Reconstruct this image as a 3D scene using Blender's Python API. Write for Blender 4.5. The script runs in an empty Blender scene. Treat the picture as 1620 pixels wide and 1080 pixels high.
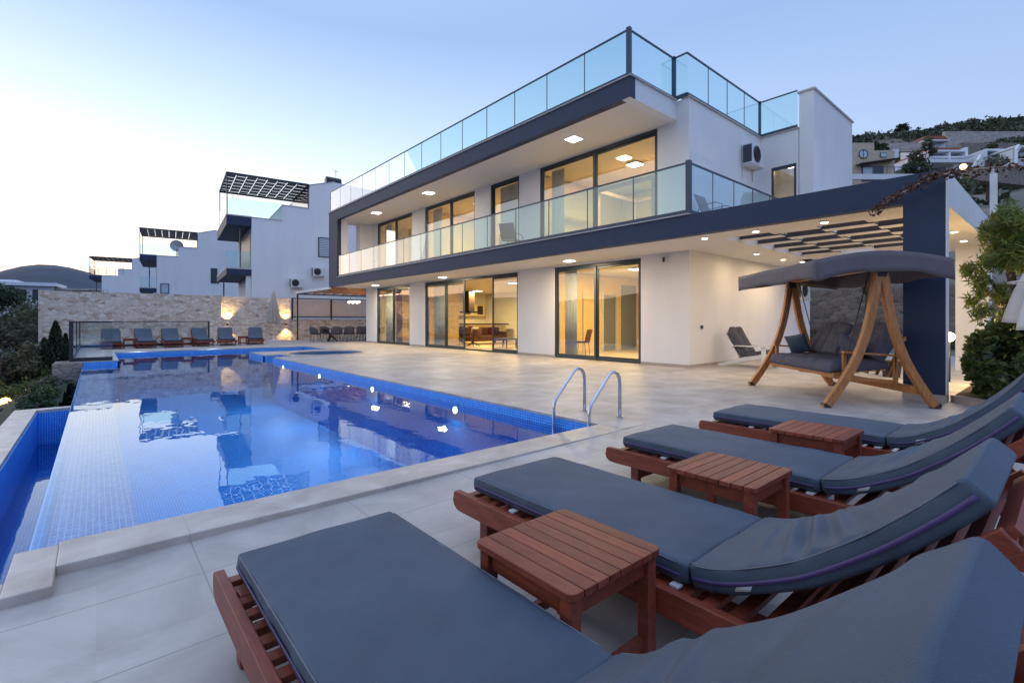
import bpy, bmesh, math, random
import numpy as np
from mathutils import Vector, Matrix
random.seed(7)
R = math.radians
sc = bpy.context.scene
col = sc.collection

# ------------------------------------------------------------------ camera
cd = bpy.data.cameras.new("camera"); cam = bpy.data.objects.new("camera", cd); col.objects.link(cam)
cam.location = (0, 0, 1.2); cam.rotation_euler = (R(90), 0, R(-40.7))
cd.sensor_width = 36; cd.lens = 17.0; cd.shift_y = -33/1620; cd.clip_start = .03; cd.clip_end = 6000
sc.camera = cam

# ------------------------------------------------------------------ world: dusk sky, glow low on the left
W = bpy.data.worlds.new("World"); sc.world = W; W.use_nodes = True
nt = W.node_tree; nt.nodes.clear()
def N(nt, t, **k):
    n = nt.nodes.new(t)
    for a, b in k.items(): setattr(n, a, b)
    return n
def mth(nt, op, a, b=None, clamp=False):
    n = N(nt, 'ShaderNodeMath', operation=op, use_clamp=clamp)
    for i, v in enumerate((a, b)):
        if v is None: continue
        if isinstance(v, (int, float)): n.inputs[i].default_value = v
        else: nt.links.new(v, n.inputs[i])
    return n.outputs[0]
def ramp(nt, fac, stops, interp='LINEAR'):
    n = N(nt, 'ShaderNodeValToRGB'); cr = n.color_ramp; cr.interpolation = interp
    while len(cr.elements) < len(stops): cr.elements.new(.5)
    for e, (p, c) in zip(cr.elements, stops):
        e.position = p; e.color = (*c, 1) if len(c) == 3 else c
    if fac is not None: nt.links.new(fac, n.inputs[0])
    return n.outputs[0]
tc = N(nt, 'ShaderNodeTexCoord'); sx = N(nt, 'ShaderNodeSeparateXYZ'); nt.links.new(tc.outputs['Generated'], sx.inputs[0])
GLOW = R(18)                       # the glow sits left of the street, where the sun went down
gx, gy = -math.sin(GLOW), math.cos(GLOW)
az = mth(nt, 'ADD', mth(nt, 'MULTIPLY', sx.outputs[0], gx), mth(nt, 'MULTIPLY', sx.outputs[1], gy))
azf = mth(nt, 'MULTIPLY', mth(nt, 'ADD', az, .55), 1/1.55, clamp=True)
azf = mth(nt, 'POWER', azf, 1.35)
el = sx.outputs[2]
glow = ramp(nt, el, [(0, (.82, .61, .47)), (.08, (.86, .76, .66)), (.2, (.79, .83, .86)), (.34, (.48, .61, .80)), (.5, (.235, .355, .58)), (1, (.54, .66, .95))])
cool = ramp(nt, el, [(0, (.38, .40, .54)), (.12, (.32, .385, .55)), (.3, (.235, .33, .535)), (.55, (.20, .305, .54)), (1, (.54, .66, .95))])
mx = N(nt, 'ShaderNodeMix', data_type='RGBA'); nt.links.new(azf, mx.inputs[0]); nt.links.new(cool, mx.inputs[6]); nt.links.new(glow, mx.inputs[7])
# the eastern sky, away from the glow, is the deeper blue of dusk
bf_ = mth(nt, 'MULTIPLY', mth(nt, 'SUBTRACT', mth(nt, 'MULTIPLY', az, -1.0), .36), 2.4, clamp=True)
east = ramp(nt, el, [(0, (.27, .33, .56)), (.3, (.24, .35, .68)), (.7, (.33, .46, .84)), (1, (.54, .66, .95))])
mx2 = N(nt, 'ShaderNodeMix', data_type='RGBA'); nt.links.new(bf_, mx2.inputs[0]); nt.links.new(mx.outputs[2], mx2.inputs[6]); nt.links.new(east, mx2.inputs[7]); mx = mx2
# the sky texture carries the low sun's tint on top of the twilight gradient
sky = N(nt, 'ShaderNodeTexSky', sky_type='NISHITA', sun_disc=False, sun_elevation=R(1.0), sun_rotation=R(-18))
bg1 = N(nt, 'ShaderNodeBackground'); nt.links.new(mx.outputs[2], bg1.inputs[0]); bg1.inputs[1].default_value = 1.0
bg2 = N(nt, 'ShaderNodeBackground'); nt.links.new(sky.outputs[0], bg2.inputs[0]); bg2.inputs[1].default_value = .05
ad = N(nt, 'ShaderNodeAddShader'); nt.links.new(bg1.outputs[0], ad.inputs[0]); nt.links.new(bg2.outputs[0], ad.inputs[1])
wo = N(nt, 'ShaderNodeOutputWorld'); nt.links.new(ad.outputs[0], wo.inputs[0])
sl = bpy.data.lights.new("sun", 'SUN'); sl.energy = .15; sl.angle = R(25); sl.color = (1, .90, .82)
so = bpy.data.objects.new("sun", sl); col.objects.link(so)
so.rotation_euler = Vector((gx, gy, .20)).to_track_quat('Z', 'Y').to_euler()
vs = sc.view_settings; vs.view_transform = 'Standard'; vs.look = 'None'; vs.exposure = 0.64; vs.gamma = 1
sc.render.engine = 'CYCLES'
cy = sc.cycles; cy.use_denoising = True; cy.max_bounces = 9; cy.transparent_max_bounces = 24
cy.diffuse_bounces = 4; cy.glossy_bounces = 4; cy.sample_clamp_indirect = 6; cy.caustics_reflective = False; cy.caustics_refractive = False

# ------------------------------------------------------------------ materials
MATS = {}
def srgb(r, g, b):
    f = lambda c: (c/255/12.92) if c/255 <= .04045 else ((c/255+.055)/1.055)**2.4
    return (f(r), f(g), f(b))
def mat(name, c, rough=.6, metal=0, var=.12, island=0, scale=6, bump=.0, bscale=60, emit=None, es=0, spec=None, stretch=None, coat=0):
    m = bpy.data.materials.new(name); m.use_nodes = True; t = m.node_tree; p = t.nodes['Principled BSDF']
    p.inputs['Roughness'].default_value = rough; p.inputs['Metallic'].default_value = metal
    if spec is not None: p.inputs['Specular IOR Level'].default_value = spec
    if coat: p.inputs['Coat Weight'].default_value = coat; p.inputs['Coat Roughness'].default_value = .25
    co = N(t, 'ShaderNodeTexCoord'); mp = N(t, 'ShaderNodeMapping'); t.links.new(co.outputs['Object'], mp.inputs[0])
    if stretch: mp.inputs['Scale'].default_value = stretch
    if var:
        n = N(t, 'ShaderNodeTexNoise'); n.inputs['Scale'].default_value = scale; n.inputs['Detail'].default_value = 6; n.inputs['Roughness'].default_value = .6
        t.links.new(mp.outputs[0], n.inputs[0])
        o = ramp(t, n.outputs[0], [(.3, tuple(x*(1-var) for x in c)), (.7, tuple(min(1, x*(1+var)) for x in c))])
        if island:      # every board its own tone
            ge = N(t, 'ShaderNodeNewGeometry'); oi = N(t, 'ShaderNodeObjectInfo')
            r_ = mth(t, 'FRACT', mth(t, 'ADD', ge.outputs['Random Per Island'], oi.outputs['Random']))
            v_ = mth(t, 'ADD', mth(t, 'MULTIPLY', r_, 2*island), 1-island)
            vm = N(t, 'ShaderNodeVectorMath', operation='SCALE'); t.links.new(o, vm.inputs[0]); t.links.new(v_, vm.inputs['Scale']); o = vm.outputs[0]
        t.links.new(o, p.inputs['Base Color'])
    else: p.inputs['Base Color'].default_value = (*c, 1)
    if bump:
        n2 = N(t, 'ShaderNodeTexNoise'); n2.inputs['Scale'].default_value = bscale; n2.inputs['Detail'].default_value = 4
        t.links.new(mp.outputs[0], n2.inputs[0])
        b = N(t, 'ShaderNodeBump'); b.inputs['Strength'].default_value = bump; b.inputs['Distance'].default_value = .01
        t.links.new(n2.outputs[0], b.inputs['Height']); t.links.new(b.outputs[0], p.inputs['Normal'])
    if emit: p.inputs['Emission Color'].default_value = (*emit, 1); p.inputs['Emission Strength'].default_value = es
    MATS[name] = m; return m
def glassmat(name, tint, ior=1.5, rough=0.0, boost=1.0, gl=(1, 1, 1), add=0.0, bump=None):
    m = bpy.data.materials.new(name); m.use_nodes = True; t = m.node_tree; t.nodes.clear()
    tr = N(t, 'ShaderNodeBsdfTransparent'); tr.inputs[0].default_value = (*tint, 1)
    g = N(t, 'ShaderNodeBsdfGlossy'); g.inputs['Roughness'].default_value = rough; g.inputs[0].default_value = (*gl, 1)
    fr = N(t, 'ShaderNodeFresnel'); fr.inputs[0].default_value = ior
    mx = N(t, 'ShaderNodeMixShader'); f = mth(t, 'ADD', mth(t, 'MULTIPLY', fr.outputs[0], boost), add, clamp=True)
    if not bump:      # thin panes: only the outer face of each pane reflects
        ge = N(t, 'ShaderNodeNewGeometry'); f = mth(t, 'MULTIPLY', f, mth(t, 'SUBTRACT', 1, ge.outputs['Backfacing']))
    t.links.new(f, mx.inputs[0]); t.links.new(tr.outputs[0], mx.inputs[1]); t.links.new(g.outputs[0], mx.inputs[2])
    o = N(t, 'ShaderNodeOutputMaterial'); t.links.new(mx.outputs[0], o.inputs[0])
    if bump:
        co = N(t, 'ShaderNodeNewGeometry'); mp = N(t, 'ShaderNodeMapping'); t.links.new(co.outputs['Position'], mp.inputs[0])
        mp.inputs['Scale'].default_value = bump[2]
        n = N(t, 'ShaderNodeTexNoise'); n.inputs['Scale'].default_value = bump[0]; n.inputs['Detail'].default_value = 2.5
        t.links.new(mp.outputs[0], n.inputs[0])
        b = N(t, 'ShaderNodeBump'); b.inputs['Strength'].default_value = bump[1]; b.inputs['Distance'].default_value = .02
        t.links.new(n.outputs[0], b.inputs['Height']); t.links.new(b.outputs[0], g.inputs['Normal']); t.links.new(b.outputs[0], fr.inputs['Normal'])
    MATS[name] = m; return m
def gridmask(t, size, lw, off=(0, 0, 0)):
    """1 on the joints of a square grid, whatever way the face looks"""
    g = N(t, 'ShaderNodeNewGeometry'); sp = N(t, 'ShaderNodeSeparateXYZ'); t.links.new(g.outputs['Position'], sp.inputs[0])
    sn = N(t, 'ShaderNodeSeparateXYZ'); t.links.new(g.outputs['True Normal'], sn.inputs[0])
    r = None
    for i in range(3):
        fr = mth(t, 'FRACT', mth(t, 'DIVIDE', mth(t, 'ADD', sp.outputs[i], 50+off[i]), size[i]))
        l = mth(t, 'MULTIPLY', mth(t, 'LESS_THAN', fr, lw/size[i]), mth(t, 'LESS_THAN', mth(t, 'ABSOLUTE', sn.outputs[i]), .5))
        r = l if r is None else mth(t, 'MAXIMUM', r, l)
    return r, g
def tilemat(name, c1, c2, joint, size, lw, rough=.35, nscale=2.5, cellvar=.25, bump=.3):
    m = bpy.data.materials.new(name); m.use_nodes = True; t = m.node_tree; p = t.nodes['Principled BSDF']
    r, g = gridmask(t, size, lw)
    # one random value a tile
    mp = N(t, 'ShaderNodeVectorMath', operation='DIVIDE'); t.links.new(g.outputs['Position'], mp.inputs[0]); mp.inputs[1].default_value = size
    fl = N(t, 'ShaderNodeVectorMath', operation='FLOOR'); t.links.new(mp.outputs[0], fl.inputs[0])
    wn = N(t, 'ShaderNodeTexWhiteNoise', noise_dimensions='3D'); t.links.new(fl.outputs[0], wn.inputs[0])
    n = N(t, 'ShaderNodeTexNoise'); n.inputs['Scale'].default_value = nscale; n.inputs['Detail'].default_value = 8; n.inputs['Roughness'].default_value = .62; n.inputs['Distortion'].default_value = .6
    t.links.new(g.outputs['Position'], n.inputs[0])
    f = mth(t, 'ADD', mth(t, 'MULTIPLY', wn.outputs[0], cellvar), mth(t, 'MULTIPLY', n.outputs[0], 1-cellvar))
    cc = ramp(t, f, [(.3, c1), (.68, c2)])
    mx = N(t, 'ShaderNodeMix', data_type='RGBA'); t.links.new(r, mx.inputs[0]); t.links.new(cc, mx.inputs[6]); mx.inputs[7].default_value = (*joint, 1)
    t.links.new(mx.outputs[2], p.inputs['Base Color']); p.inputs['Roughness'].default_value = rough
    b = N(t, 'ShaderNodeBump', invert=True); b.inputs['Strength'].default_value = bump; b.inputs['Distance'].default_value = .003
    hh = mth(t, 'ADD', r, mth(t, 'MULTIPLY', n.outputs[0], -.6)); t.links.new(hh, b.inputs['Height']); t.links.new(b.outputs[0], p.inputs['Normal'])
    MATS[name] = m; return m
def stonemat(name, c=((.30, .20, .14), (.62, .50, .38), (.75, .68, .58)), scale=2.6, strc=(1, 1, 1.7), mortar=(.5, .44, .36)):
    m = bpy.data.materials.new(name); m.use_nodes = True; t = m.node_tree; p = t.nodes['Principled BSDF']; p.inputs['Roughness'].default_value = .85
    co = N(t, 'ShaderNodeTexCoord'); mp = N(t, 'ShaderNodeMapping'); t.links.new(co.outputs['Object'], mp.inputs[0]); mp.inputs['Scale'].default_value = strc
    v = N(t, 'ShaderNodeTexVoronoi'); v.inputs['Scale'].default_value = scale; t.links.new(mp.outputs[0], v.inputs[0])
    v2 = N(t, 'ShaderNodeTexVoronoi', feature='DISTANCE_TO_EDGE'); v2.inputs['Scale'].default_value = scale; t.links.new(mp.outputs[0], v2.inputs[0])
    n = N(t, 'ShaderNodeTexNoise'); n.inputs['Scale'].default_value = 9; n.inputs['Detail'].default_value = 8; t.links.new(co.outputs['Object'], n.inputs[0])
    sp = N(t, 'ShaderNodeSeparateColor'); t.links.new(v.outputs['Color'], sp.inputs[0])
    f = mth(t, 'ADD', mth(t, 'MULTIPLY', sp.outputs[0], .6), mth(t, 'MULTIPLY', n.outputs[0], .4))
    cc = ramp(t, f, [(.12, c[0]), (.35, c[1]), (.8, c[2])])
    e = ramp(t, v2.outputs[0], [(0, (1, 1, 1)), (.07, (0, 0, 0))])
    mx = N(t, 'ShaderNodeMix', data_type='RGBA'); t.links.new(e, mx.inputs[0]); t.links.new(cc, mx.inputs[6]); mx.inputs[7].default_value = (*mortar, 1)
    t.links.new(mx.outputs[2], p.inputs['Base Color'])
    b = N(t, 'ShaderNodeBump'); b.inputs['Strength'].default_value = 1; b.inputs['Distance'].default_value = .06
    hh = mth(t, 'ADD', mth(t, 'MINIMUM', v2.outputs[0], .16), mth(t, 'MULTIPLY', n.outputs[0], .12)); t.links.new(hh, b.inputs['Height']); t.links.new(b.outputs[0], p.inputs['Normal'])
    MATS[name] = m; return m
def leafmat(name, dark, light, scale=3, third=None):
    m = bpy.data.materials.new(name); m.use_nodes = True; t = m.node_tree; p = t.nodes['Principled BSDF']; p.inputs['Roughness'].default_value = .55
    g = N(t, 'ShaderNodeNewGeometry'); n = N(t, 'ShaderNodeTexNoise'); n.inputs['Scale'].default_value = scale; n.inputs['Detail'].default_value = 5
    t.links.new(g.outputs['Position'], n.inputs[0])
    w = N(t, 'ShaderNodeTexWhiteNoise', noise_dimensions='1D'); t.links.new(g.outputs['Random Per Island'], w.inputs['W'])
    f = mth(t, 'ADD', mth(t, 'MULTIPLY', n.outputs[0], .6), mth(t, 'MULTIPLY', w.outputs[0], .4))
    st = [(.25, dark), (.75, light)] + ([(.8, third)] if third else [])
    cc = ramp(t, f, st); t.links.new(cc, p.inputs['Base Color'])
    tr = N(t, 'ShaderNodeBsdfTranslucent'); t.links.new(cc, tr.inputs[0])
    mx = N(t, 'ShaderNodeMixShader'); mx.inputs[0].default_value = .3; t.links.new(p.outputs[0], mx.inputs[1]); t.links.new(tr.outputs[0], mx.inputs[2])
    t.links.new(mx.outputs[0], t.nodes['Material Output'].inputs[0])
    MATS[name] = m; return m

M = MATS
mat('plaster', (.80, .79, .775), .8, var=.045, scale=1.1, bump=.2, bscale=60, stretch=(1, 1, .35))
mat('ceiling', (.76, .72, .66), .8, var=.02, bump=.05)
mat('navy', (.015, .030, .070), .6, var=.10, scale=2.5, bump=.1, bscale=120)
mat('trim', (.50, .48, .46), .6, var=.1)
mat('frame', (.035, .05, .058), .42, var=.08, scale=12)
mat('rail', (.045, .062, .09), .35, metal=.3, var=.06)
mat('steel', (.62, .62, .63), .22, metal=1, var=.05)
mat('skirting', (.42, .36, .31), .6, var=.1)
mat('white_paint', (.80, .80, .79), .45, var=.03)
mat('black_metal', (.02, .022, .026), .4, var=.1)
mat('mahogany', (.215, .046, .023), .46, var=.30, island=.22, scale=7, stretch=(7, 1, 7), bump=.14, bscale=30, spec=.4)
mat('oak', (.46, .175, .045), .45, var=.30, island=.12, scale=8, stretch=(5, 5, .8), bump=.1, bscale=30, coat=.1)
mat('cushion', (.048, .073, .108), .62, var=.16, scale=3.2, bump=.35, bscale=380)
mat('zip', (.062, .040, .13), .55, var=.1)
mat('piping', (.12, .13, .16), .6, var=.1)
mat('label_white', (.62, .62, .62), .6, var=.05)
mat('canopy', (.125, .106, .116), .75, var=.08, scale=4, bump=.2, bscale=300)
mat('tuft', (.085, .080, .100), .85, var=.15, scale=6, bump=.3, bscale=250)
mat('parasol', (.50, .44, .37), .8, var=.08, scale=5, bump=.15)
mat('parasol_white', (.72, .66, .60), .8, var=.06, scale=5, bump=.15)
mat('ac_white', (.68, .69, .70), .45, var=.05)
mat('grille', (.05, .055, .065), .6, var=.1)
mat('warm_wall', (.76, .58, .28), .8, var=.03)
mat('warm_floor', (.55, .46, .33), .35, var=.12, scale=3)
mat('grey_wall', (.18, .20, .24), .8, var=.05)
mat('curtain', (.62, .62, .56), .85, var=.06, scale=3, stretch=(30, 30, .5))
mat('burgundy', (.10, .012, .02), .8, var=.1)
mat('brown_fabric', (.10, .04, .028), .8, var=.15)
mat('dark_wood', (.03, .02, .016), .4, var=.2)
mat('cabinet', (.72, .62, .45), .4, var=.03)
mat('bed_white', (.8, .78, .72), .8, var=.03)
mat('bed_frame', (.45, .28, .22), .5, var=.1)
mat('soil', (.10, .07, .05), .95, var=.3)
mat('kerb', (.48, .36, .28), .8, var=.12, scale=8)
mat('bark', (.09, .06, .045), .9, var=.3, scale=12, bump=.5, bscale=20)
mat('dry_leaf', (.10, .045, .025), .8, var=.4, scale=20)
mat('roof_red', (.28, .09, .05), .8, var=.2)
mat('stone_house', (.52, .44, .33), .85, var=.22, scale=3, bump=.4, bscale=6)
mat('far_white', (.72, .73, .76), .8, var=.05)
mat('win_dark', (.03, .045, .07), .12, var=.15)
mat('win_light', (.45, .56, .66), .2, var=.2)
mat('shutter', (.50, .56, .64), .5, var=.05)
mat('panel_pink', (.64, .55, .50), .7, var=.05)
mat('lamp_white', (.9, .9, .88), .4, var=0, emit=(1, .93, .80), es=7)
mat('lamp_warm', (.9, .8, .6), .4, var=0, emit=(1, .74, .42), es=9)
mat('lamp_amber', (.9, .6, .3), .4, var=0, emit=(1, .50, .10), es=7)
mat('pool_lamp', (.9, .9, .9), .4, var=0, emit=(.92, .97, 1), es=5)
mat('slat_dark', (.060, .042, .034), .5, var=.1)
tilemat('travertine', (.30, .265, .24), (.53, .49, .45), (.27, .245, .22), (.9, .6, .6), .007, rough=.48, nscale=1.7, cellvar=.12, bump=.25)
tilemat('coping', (.34, .28, .23), (.60, .53, .46), (.38, .34, .31), (1.2, 4.5, 9), .006, rough=.45, nscale=2.8, cellvar=.1, bump=.22)
tilemat('mosaic', (.001, .14, .60), (.003, .27, .82), (.22, .58, .95), (.035, .035, .035), .0055, rough=.5, nscale=1.2, cellvar=.5, bump=.15)
tilemat('mosaic_light', (.22, .26, .66), (.40, .44, .80), (.62, .66, .88), (.035, .07, .035), .007, rough=.22, nscale=1.2, cellvar=.5, bump=.15)
stonemat('stone', ((.34, .22, .15), (.60, .49, .38), (.78, .71, .62)), 4.2, (1, 1, 1.9), (.56, .49, .41))
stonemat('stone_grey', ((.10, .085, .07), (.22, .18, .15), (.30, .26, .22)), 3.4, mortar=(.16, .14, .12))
stonemat('stone_far', ((.30, .26, .22), (.42, .37, .32), (.52, .47, .42)), .8, mortar=(.35, .31, .28))
glassmat('glass_rail', (.80, .925, .93), 1.5, boost=1.15, add=.05)
glassmat('glass', (.92, .94, .92), 1.52, boost=2.5, add=.05)
glassmat('water', (.78, .93, 1.0), 1.36, .0, 1.2, gl=(.80, .93, 1), add=.0, bump=(3.2, .12, (1, .5, 1)))
leafmat('leaf_dark', (.014, .030, .014), (.065, .10, .035))
leafmat('leaf_olive', (.040, .050, .028), (.15, .155, .085))
leafmat('leaf_cypress', (.010, .024, .010), (.03, .06, .02))
leafmat('leaf_bright', (.020, .045, .012), (.11, .15, .03), third=(.20, .19, .03))
leafmat('leaf_mimosa', (.06, .12, .025), (.26, .29, .05), third=(.50, .36, .04))
leafmat('leaf_hedge', (.015, .035, .010), (.12, .17, .035), third=(.36, .16, .10))
leafmat('scrub', (.018, .032, .018), (.095, .11, .06), scale=.09)

# ------------------------------------------------------------------ object helpers
def tag(o, label=None, cat=None, group=None, kind=None):
    if label: o['label'] = label
    if cat: o['category'] = cat
    if group: o['group'] = group
    if kind: o['kind'] = kind
    return o
def thing(name, label, cat, loc=(0, 0, 0), rz=0, group=None):
    o = bpy.data.objects.new(name, None); col.objects.link(o); o.location = loc; o.rotation_euler = (0, 0, rz); o.empty_display_size = .1
    return tag(o, label, cat, group)
def kids(o): return [c for c in bpy.data.objects if c.parent == o]
class MB:
    def __init__(s): s.bm = bmesh.new(); s.mi = 0
    def _done(s, vs):
        for f in {f for v in vs for f in v.link_faces}: f.material_index = s.mi
    def box(s, x0, x1, y0, y1, z0, z1, bev=0, m=None):
        x0, x1 = sorted((x0, x1)); y0, y1 = sorted((y0, y1)); z0, z1 = sorted((z0, z1))
        r = bmesh.ops.create_cube(s.bm, size=1)
        vs = r['verts']
        for v in vs: v.co = Vector(((x0+x1)/2+v.co.x*(x1-x0), (y0+y1)/2+v.co.y*(y1-y0), (z0+z1)/2+v.co.z*(z1-z0)))
        if m is not None: bmesh.ops.transform(s.bm, matrix=m, verts=vs)
        s._done(vs)
        if bev:
            es = {e for v in vs for e in v.link_edges}
            rr = bmesh.ops.bevel(s.bm, geom=list(es), offset=bev, segments=2, affect='EDGES', profile=.5)
            for f in rr['faces']: f.material_index = s.mi
        return s
    def bar(s, a, b, w, h, up=(0, 0, 1), bev=0):
        a, b = Vector(a), Vector(b); d = (b-a); L = d.length; d.normalize(); u = Vector(up)
        if abs(d.dot(u)) > .98: u = Vector((0, 1, 0))
        x = d.cross(u).normalized(); z = x.cross(d).normalized()
        mm = Matrix.Translation((a+b)/2) @ Matrix((x, d, z)).transposed().to_4x4()
        return s.box(-w/2, w/2, -L/2, L/2, -h/2, h/2, bev, mm)
    def tube(s, pts, r, n=10, closed=False):
        pts = [Vector(p) for p in pts]; rs = r if isinstance(r, (list, tuple)) else [r]*len(pts)
        rings = []; prev = None
        for i, p in enumerate(pts):
            if closed: d = pts[(i+1) % len(pts)]-pts[i-1]
            else: d = pts[min(i+1, len(pts)-1)]-pts[max(i-1, 0)]
            d.normalize()
            if prev is None:
                u = Vector((0, 0, 1)) if abs(d.z) < .9 else Vector((1, 0, 0)); x = d.cross(u).normalized()
            else: x = (prev-d*prev.dot(d)).normalized()
            prev = x; y = d.cross(x)
            rings.append([s.bm.verts.new(p+(x*math.cos(t)+y*math.sin(t))*rs[i]) for t in [2*math.pi*k/n for k in range(n)]])
        m = len(rings)
        for i in range(m if closed else m-1):
            A, B = rings[i], rings[(i+1) % m]
            for k in range(n):
                f = s.bm.faces.new((A[k], A[(k+1) % n], B[(k+1) % n], B[k])); f.material_index = s.mi; f.smooth = True
        if not closed:
            for A in (rings[0][::-1], rings[-1]): s.bm.faces.new(A).material_index = s.mi
        return s
    def disc(s, c, r, h, n=28, r2=None):
        """cylinder standing on c"""
        x, y, z = c; r2 = r if r2 is None else r2
        A = [s.bm.verts.new((x+r*math.cos(2*math.pi*k/n), y+r*math.sin(2*math.pi*k/n), z)) for k in range(n)]
        B = [s.bm.verts.new((x+r2*math.cos(2*math.pi*k/n), y+r2*math.sin(2*math.pi*k/n), z+h)) for k in range(n)]
        for k in range(n): s.bm.faces.new((A[k], A[(k+1) % n], B[(k+1) % n], B[k])).material_index = s.mi
        s.bm.faces.new(A[::-1]).material_index = s.mi; s.bm.faces.new(B).material_index = s.mi
        return s
    def prism(s, pts, h0, h1, axis='z'):
        """polygon of 2-D points extruded along an axis"""
        def co(p, h): return {'z': (p[0], p[1], h), 'y': (p[0], h, p[1]), 'x': (h, p[0], p[1])}[axis]
        A = [s.bm.verts.new(co(p, h0)) for p in pts]; B = [s.bm.verts.new(co(p, h1)) for p in pts]
        n = len(pts)
        for k in range(n): s.bm.faces.new((A[k], A[(k+1) % n], B[(k+1) % n], B[k])).material_index = s.mi
        s.bm.faces.new(A[::-1]).material_index = s.mi; s.bm.faces.new(B).material_index = s.mi
        return s
    def grid(s, f, nu, nv, smooth=True, closev=False):
        g = [[s.bm.verts.new(f(i/(nu-1), j/(nv-1 if not closev else nv))) for j in range(nv)] for i in range(nu)]
        for i in range(nu-1):
            for j in range(nv if closev else nv-1):
                k = (j+1) % nv
                fc = s.bm.faces.new((g[i][j], g[i+1][j], g[i+1][k], g[i][k])); fc.smooth = smooth; fc.material_index = s.mi
        return g
    def build(s, name, m, parent=None, loc=None, rz=0, bevel=0, solid=0):
        bmesh.ops.recalc_face_normals(s.bm, faces=s.bm.faces)
        me = bpy.data.meshes.new(name); s.bm.to_mesh(me); s.bm.free()
        for k in (m if isinstance(m, (list, tuple)) else [m]): me.materials.append(MATS[k])
        o = bpy.data.objects.new(name, me); col.objects.link(o)
        if parent is not None: o.parent = parent
        if loc: o.location = loc
        if rz: o.rotation_euler = (0, 0, rz)
        if solid:
            q = o.modifiers.new('solid', 'SOLIDIFY'); q.thickness = solid; q.offset = 0
        if bevel:
            q = o.modifiers.new('bevel', 'BEVEL'); q.width = bevel; q.segments = 2; q.limit_method = 'ANGLE'; q.angle_limit = R(40)
        return o
def copy_tree(o, parent=None, first=True):
    c = o.copy(); col.objects.link(c)
    if parent is not None: c.parent = parent
    for ch in kids(o): copy_tree(ch, c)
    return c
def struct(o): o['kind'] = 'structure'; return o
def lamp(name, loc, energy, color, size=.2, shape='DISK', typ='AREA', rot=(0, 0, 0), parent=None, sy=None, spread=None):
    l = bpy.data.lights.new(name, typ); l.energy = energy; l.color = color
    if typ == 'AREA':
        l.shape = shape; l.size = size
        if sy: l.size_y = sy
        if spread: l.spread = spread
    else: l.shadow_soft_size = size
    if typ == 'SPOT': l.spot_size = spread or R(100); l.spot_blend = .8
    o = bpy.data.objects.new(name, l); col.objects.link(o); o.location = loc; o.rotation_euler = rot
    if parent is not None: o.parent = parent
    return o
WARM = (1, .68, .25); SOFT = (1, .76, .46)

# ================================================================== GROUND AND POOL
def lerp(a, b, t): return a+(b-a)*t
def terr():
    nA, rs = 360, [0, 8, 16, 22, 28, 35, 45, 60, 80, 110, 150, 210, 300, 420, 560, 720, 900, 1150, 1500, 2000, 3000]
    mb = MB(); cx, cyy = 5, 12
    def hz(r, a):      # a = heading from +Y, clockwise, degrees
        d = (a+180) % 360-180
        e = .047+.046*math.exp(-((d+3.3)/3.9)**2)+.012*math.exp(-((d+22)/10)**2)+.020*math.exp(-((d+95)/22)**2)+.006*math.sin(d*.31)+.003*math.sin(d*.9+1)
        if d > 20: e *= max(.35, 1-(d-20)/60)
        t = min(1, max(0, (r-380)/770)); t = t*t*(3-2*t)
        x = r*math.sin(R(d)); near = -3.2
        if x < -5: near = -3.2-9*min(1, (-5-x)/60)
        if r > 1150: t = 1
        back = 1 if r <= 1150 else max(0, 1-(r-1150)/1500)
        return near*(1-t)+(e*1150*t)*back
    c = mb.bm.verts.new((cx, cyy, -3.2)); prev = None
    for r in rs[1:]:
        ring = [mb.bm.verts.new((cx+r*math.sin(R(k*360/nA)), cyy+r*math.cos(R(k*360/nA)), hz(r, k*360/nA))) for k in range(nA)]
        for k in range(nA):
            q = (k+1) % nA
            f = mb.bm.faces.new((c, ring[q], ring[k])) if prev is None else mb.bm.faces.new((prev[k], prev[q], ring[q], ring[k]))
            f.smooth = True
        prev = ring
    mat('hazy_earth', (.026, .045, .072), .95, var=.35, scale=.02)  # blue-grey of the distance haze is put into this base colour
    o = mb.build('terrain', 'hazy_earth'); struct(o)
terr()

PX0, PX1, PY0, PY1 = -.29, 4.42, 3.58, 23.8
WZ = -.14
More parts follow.
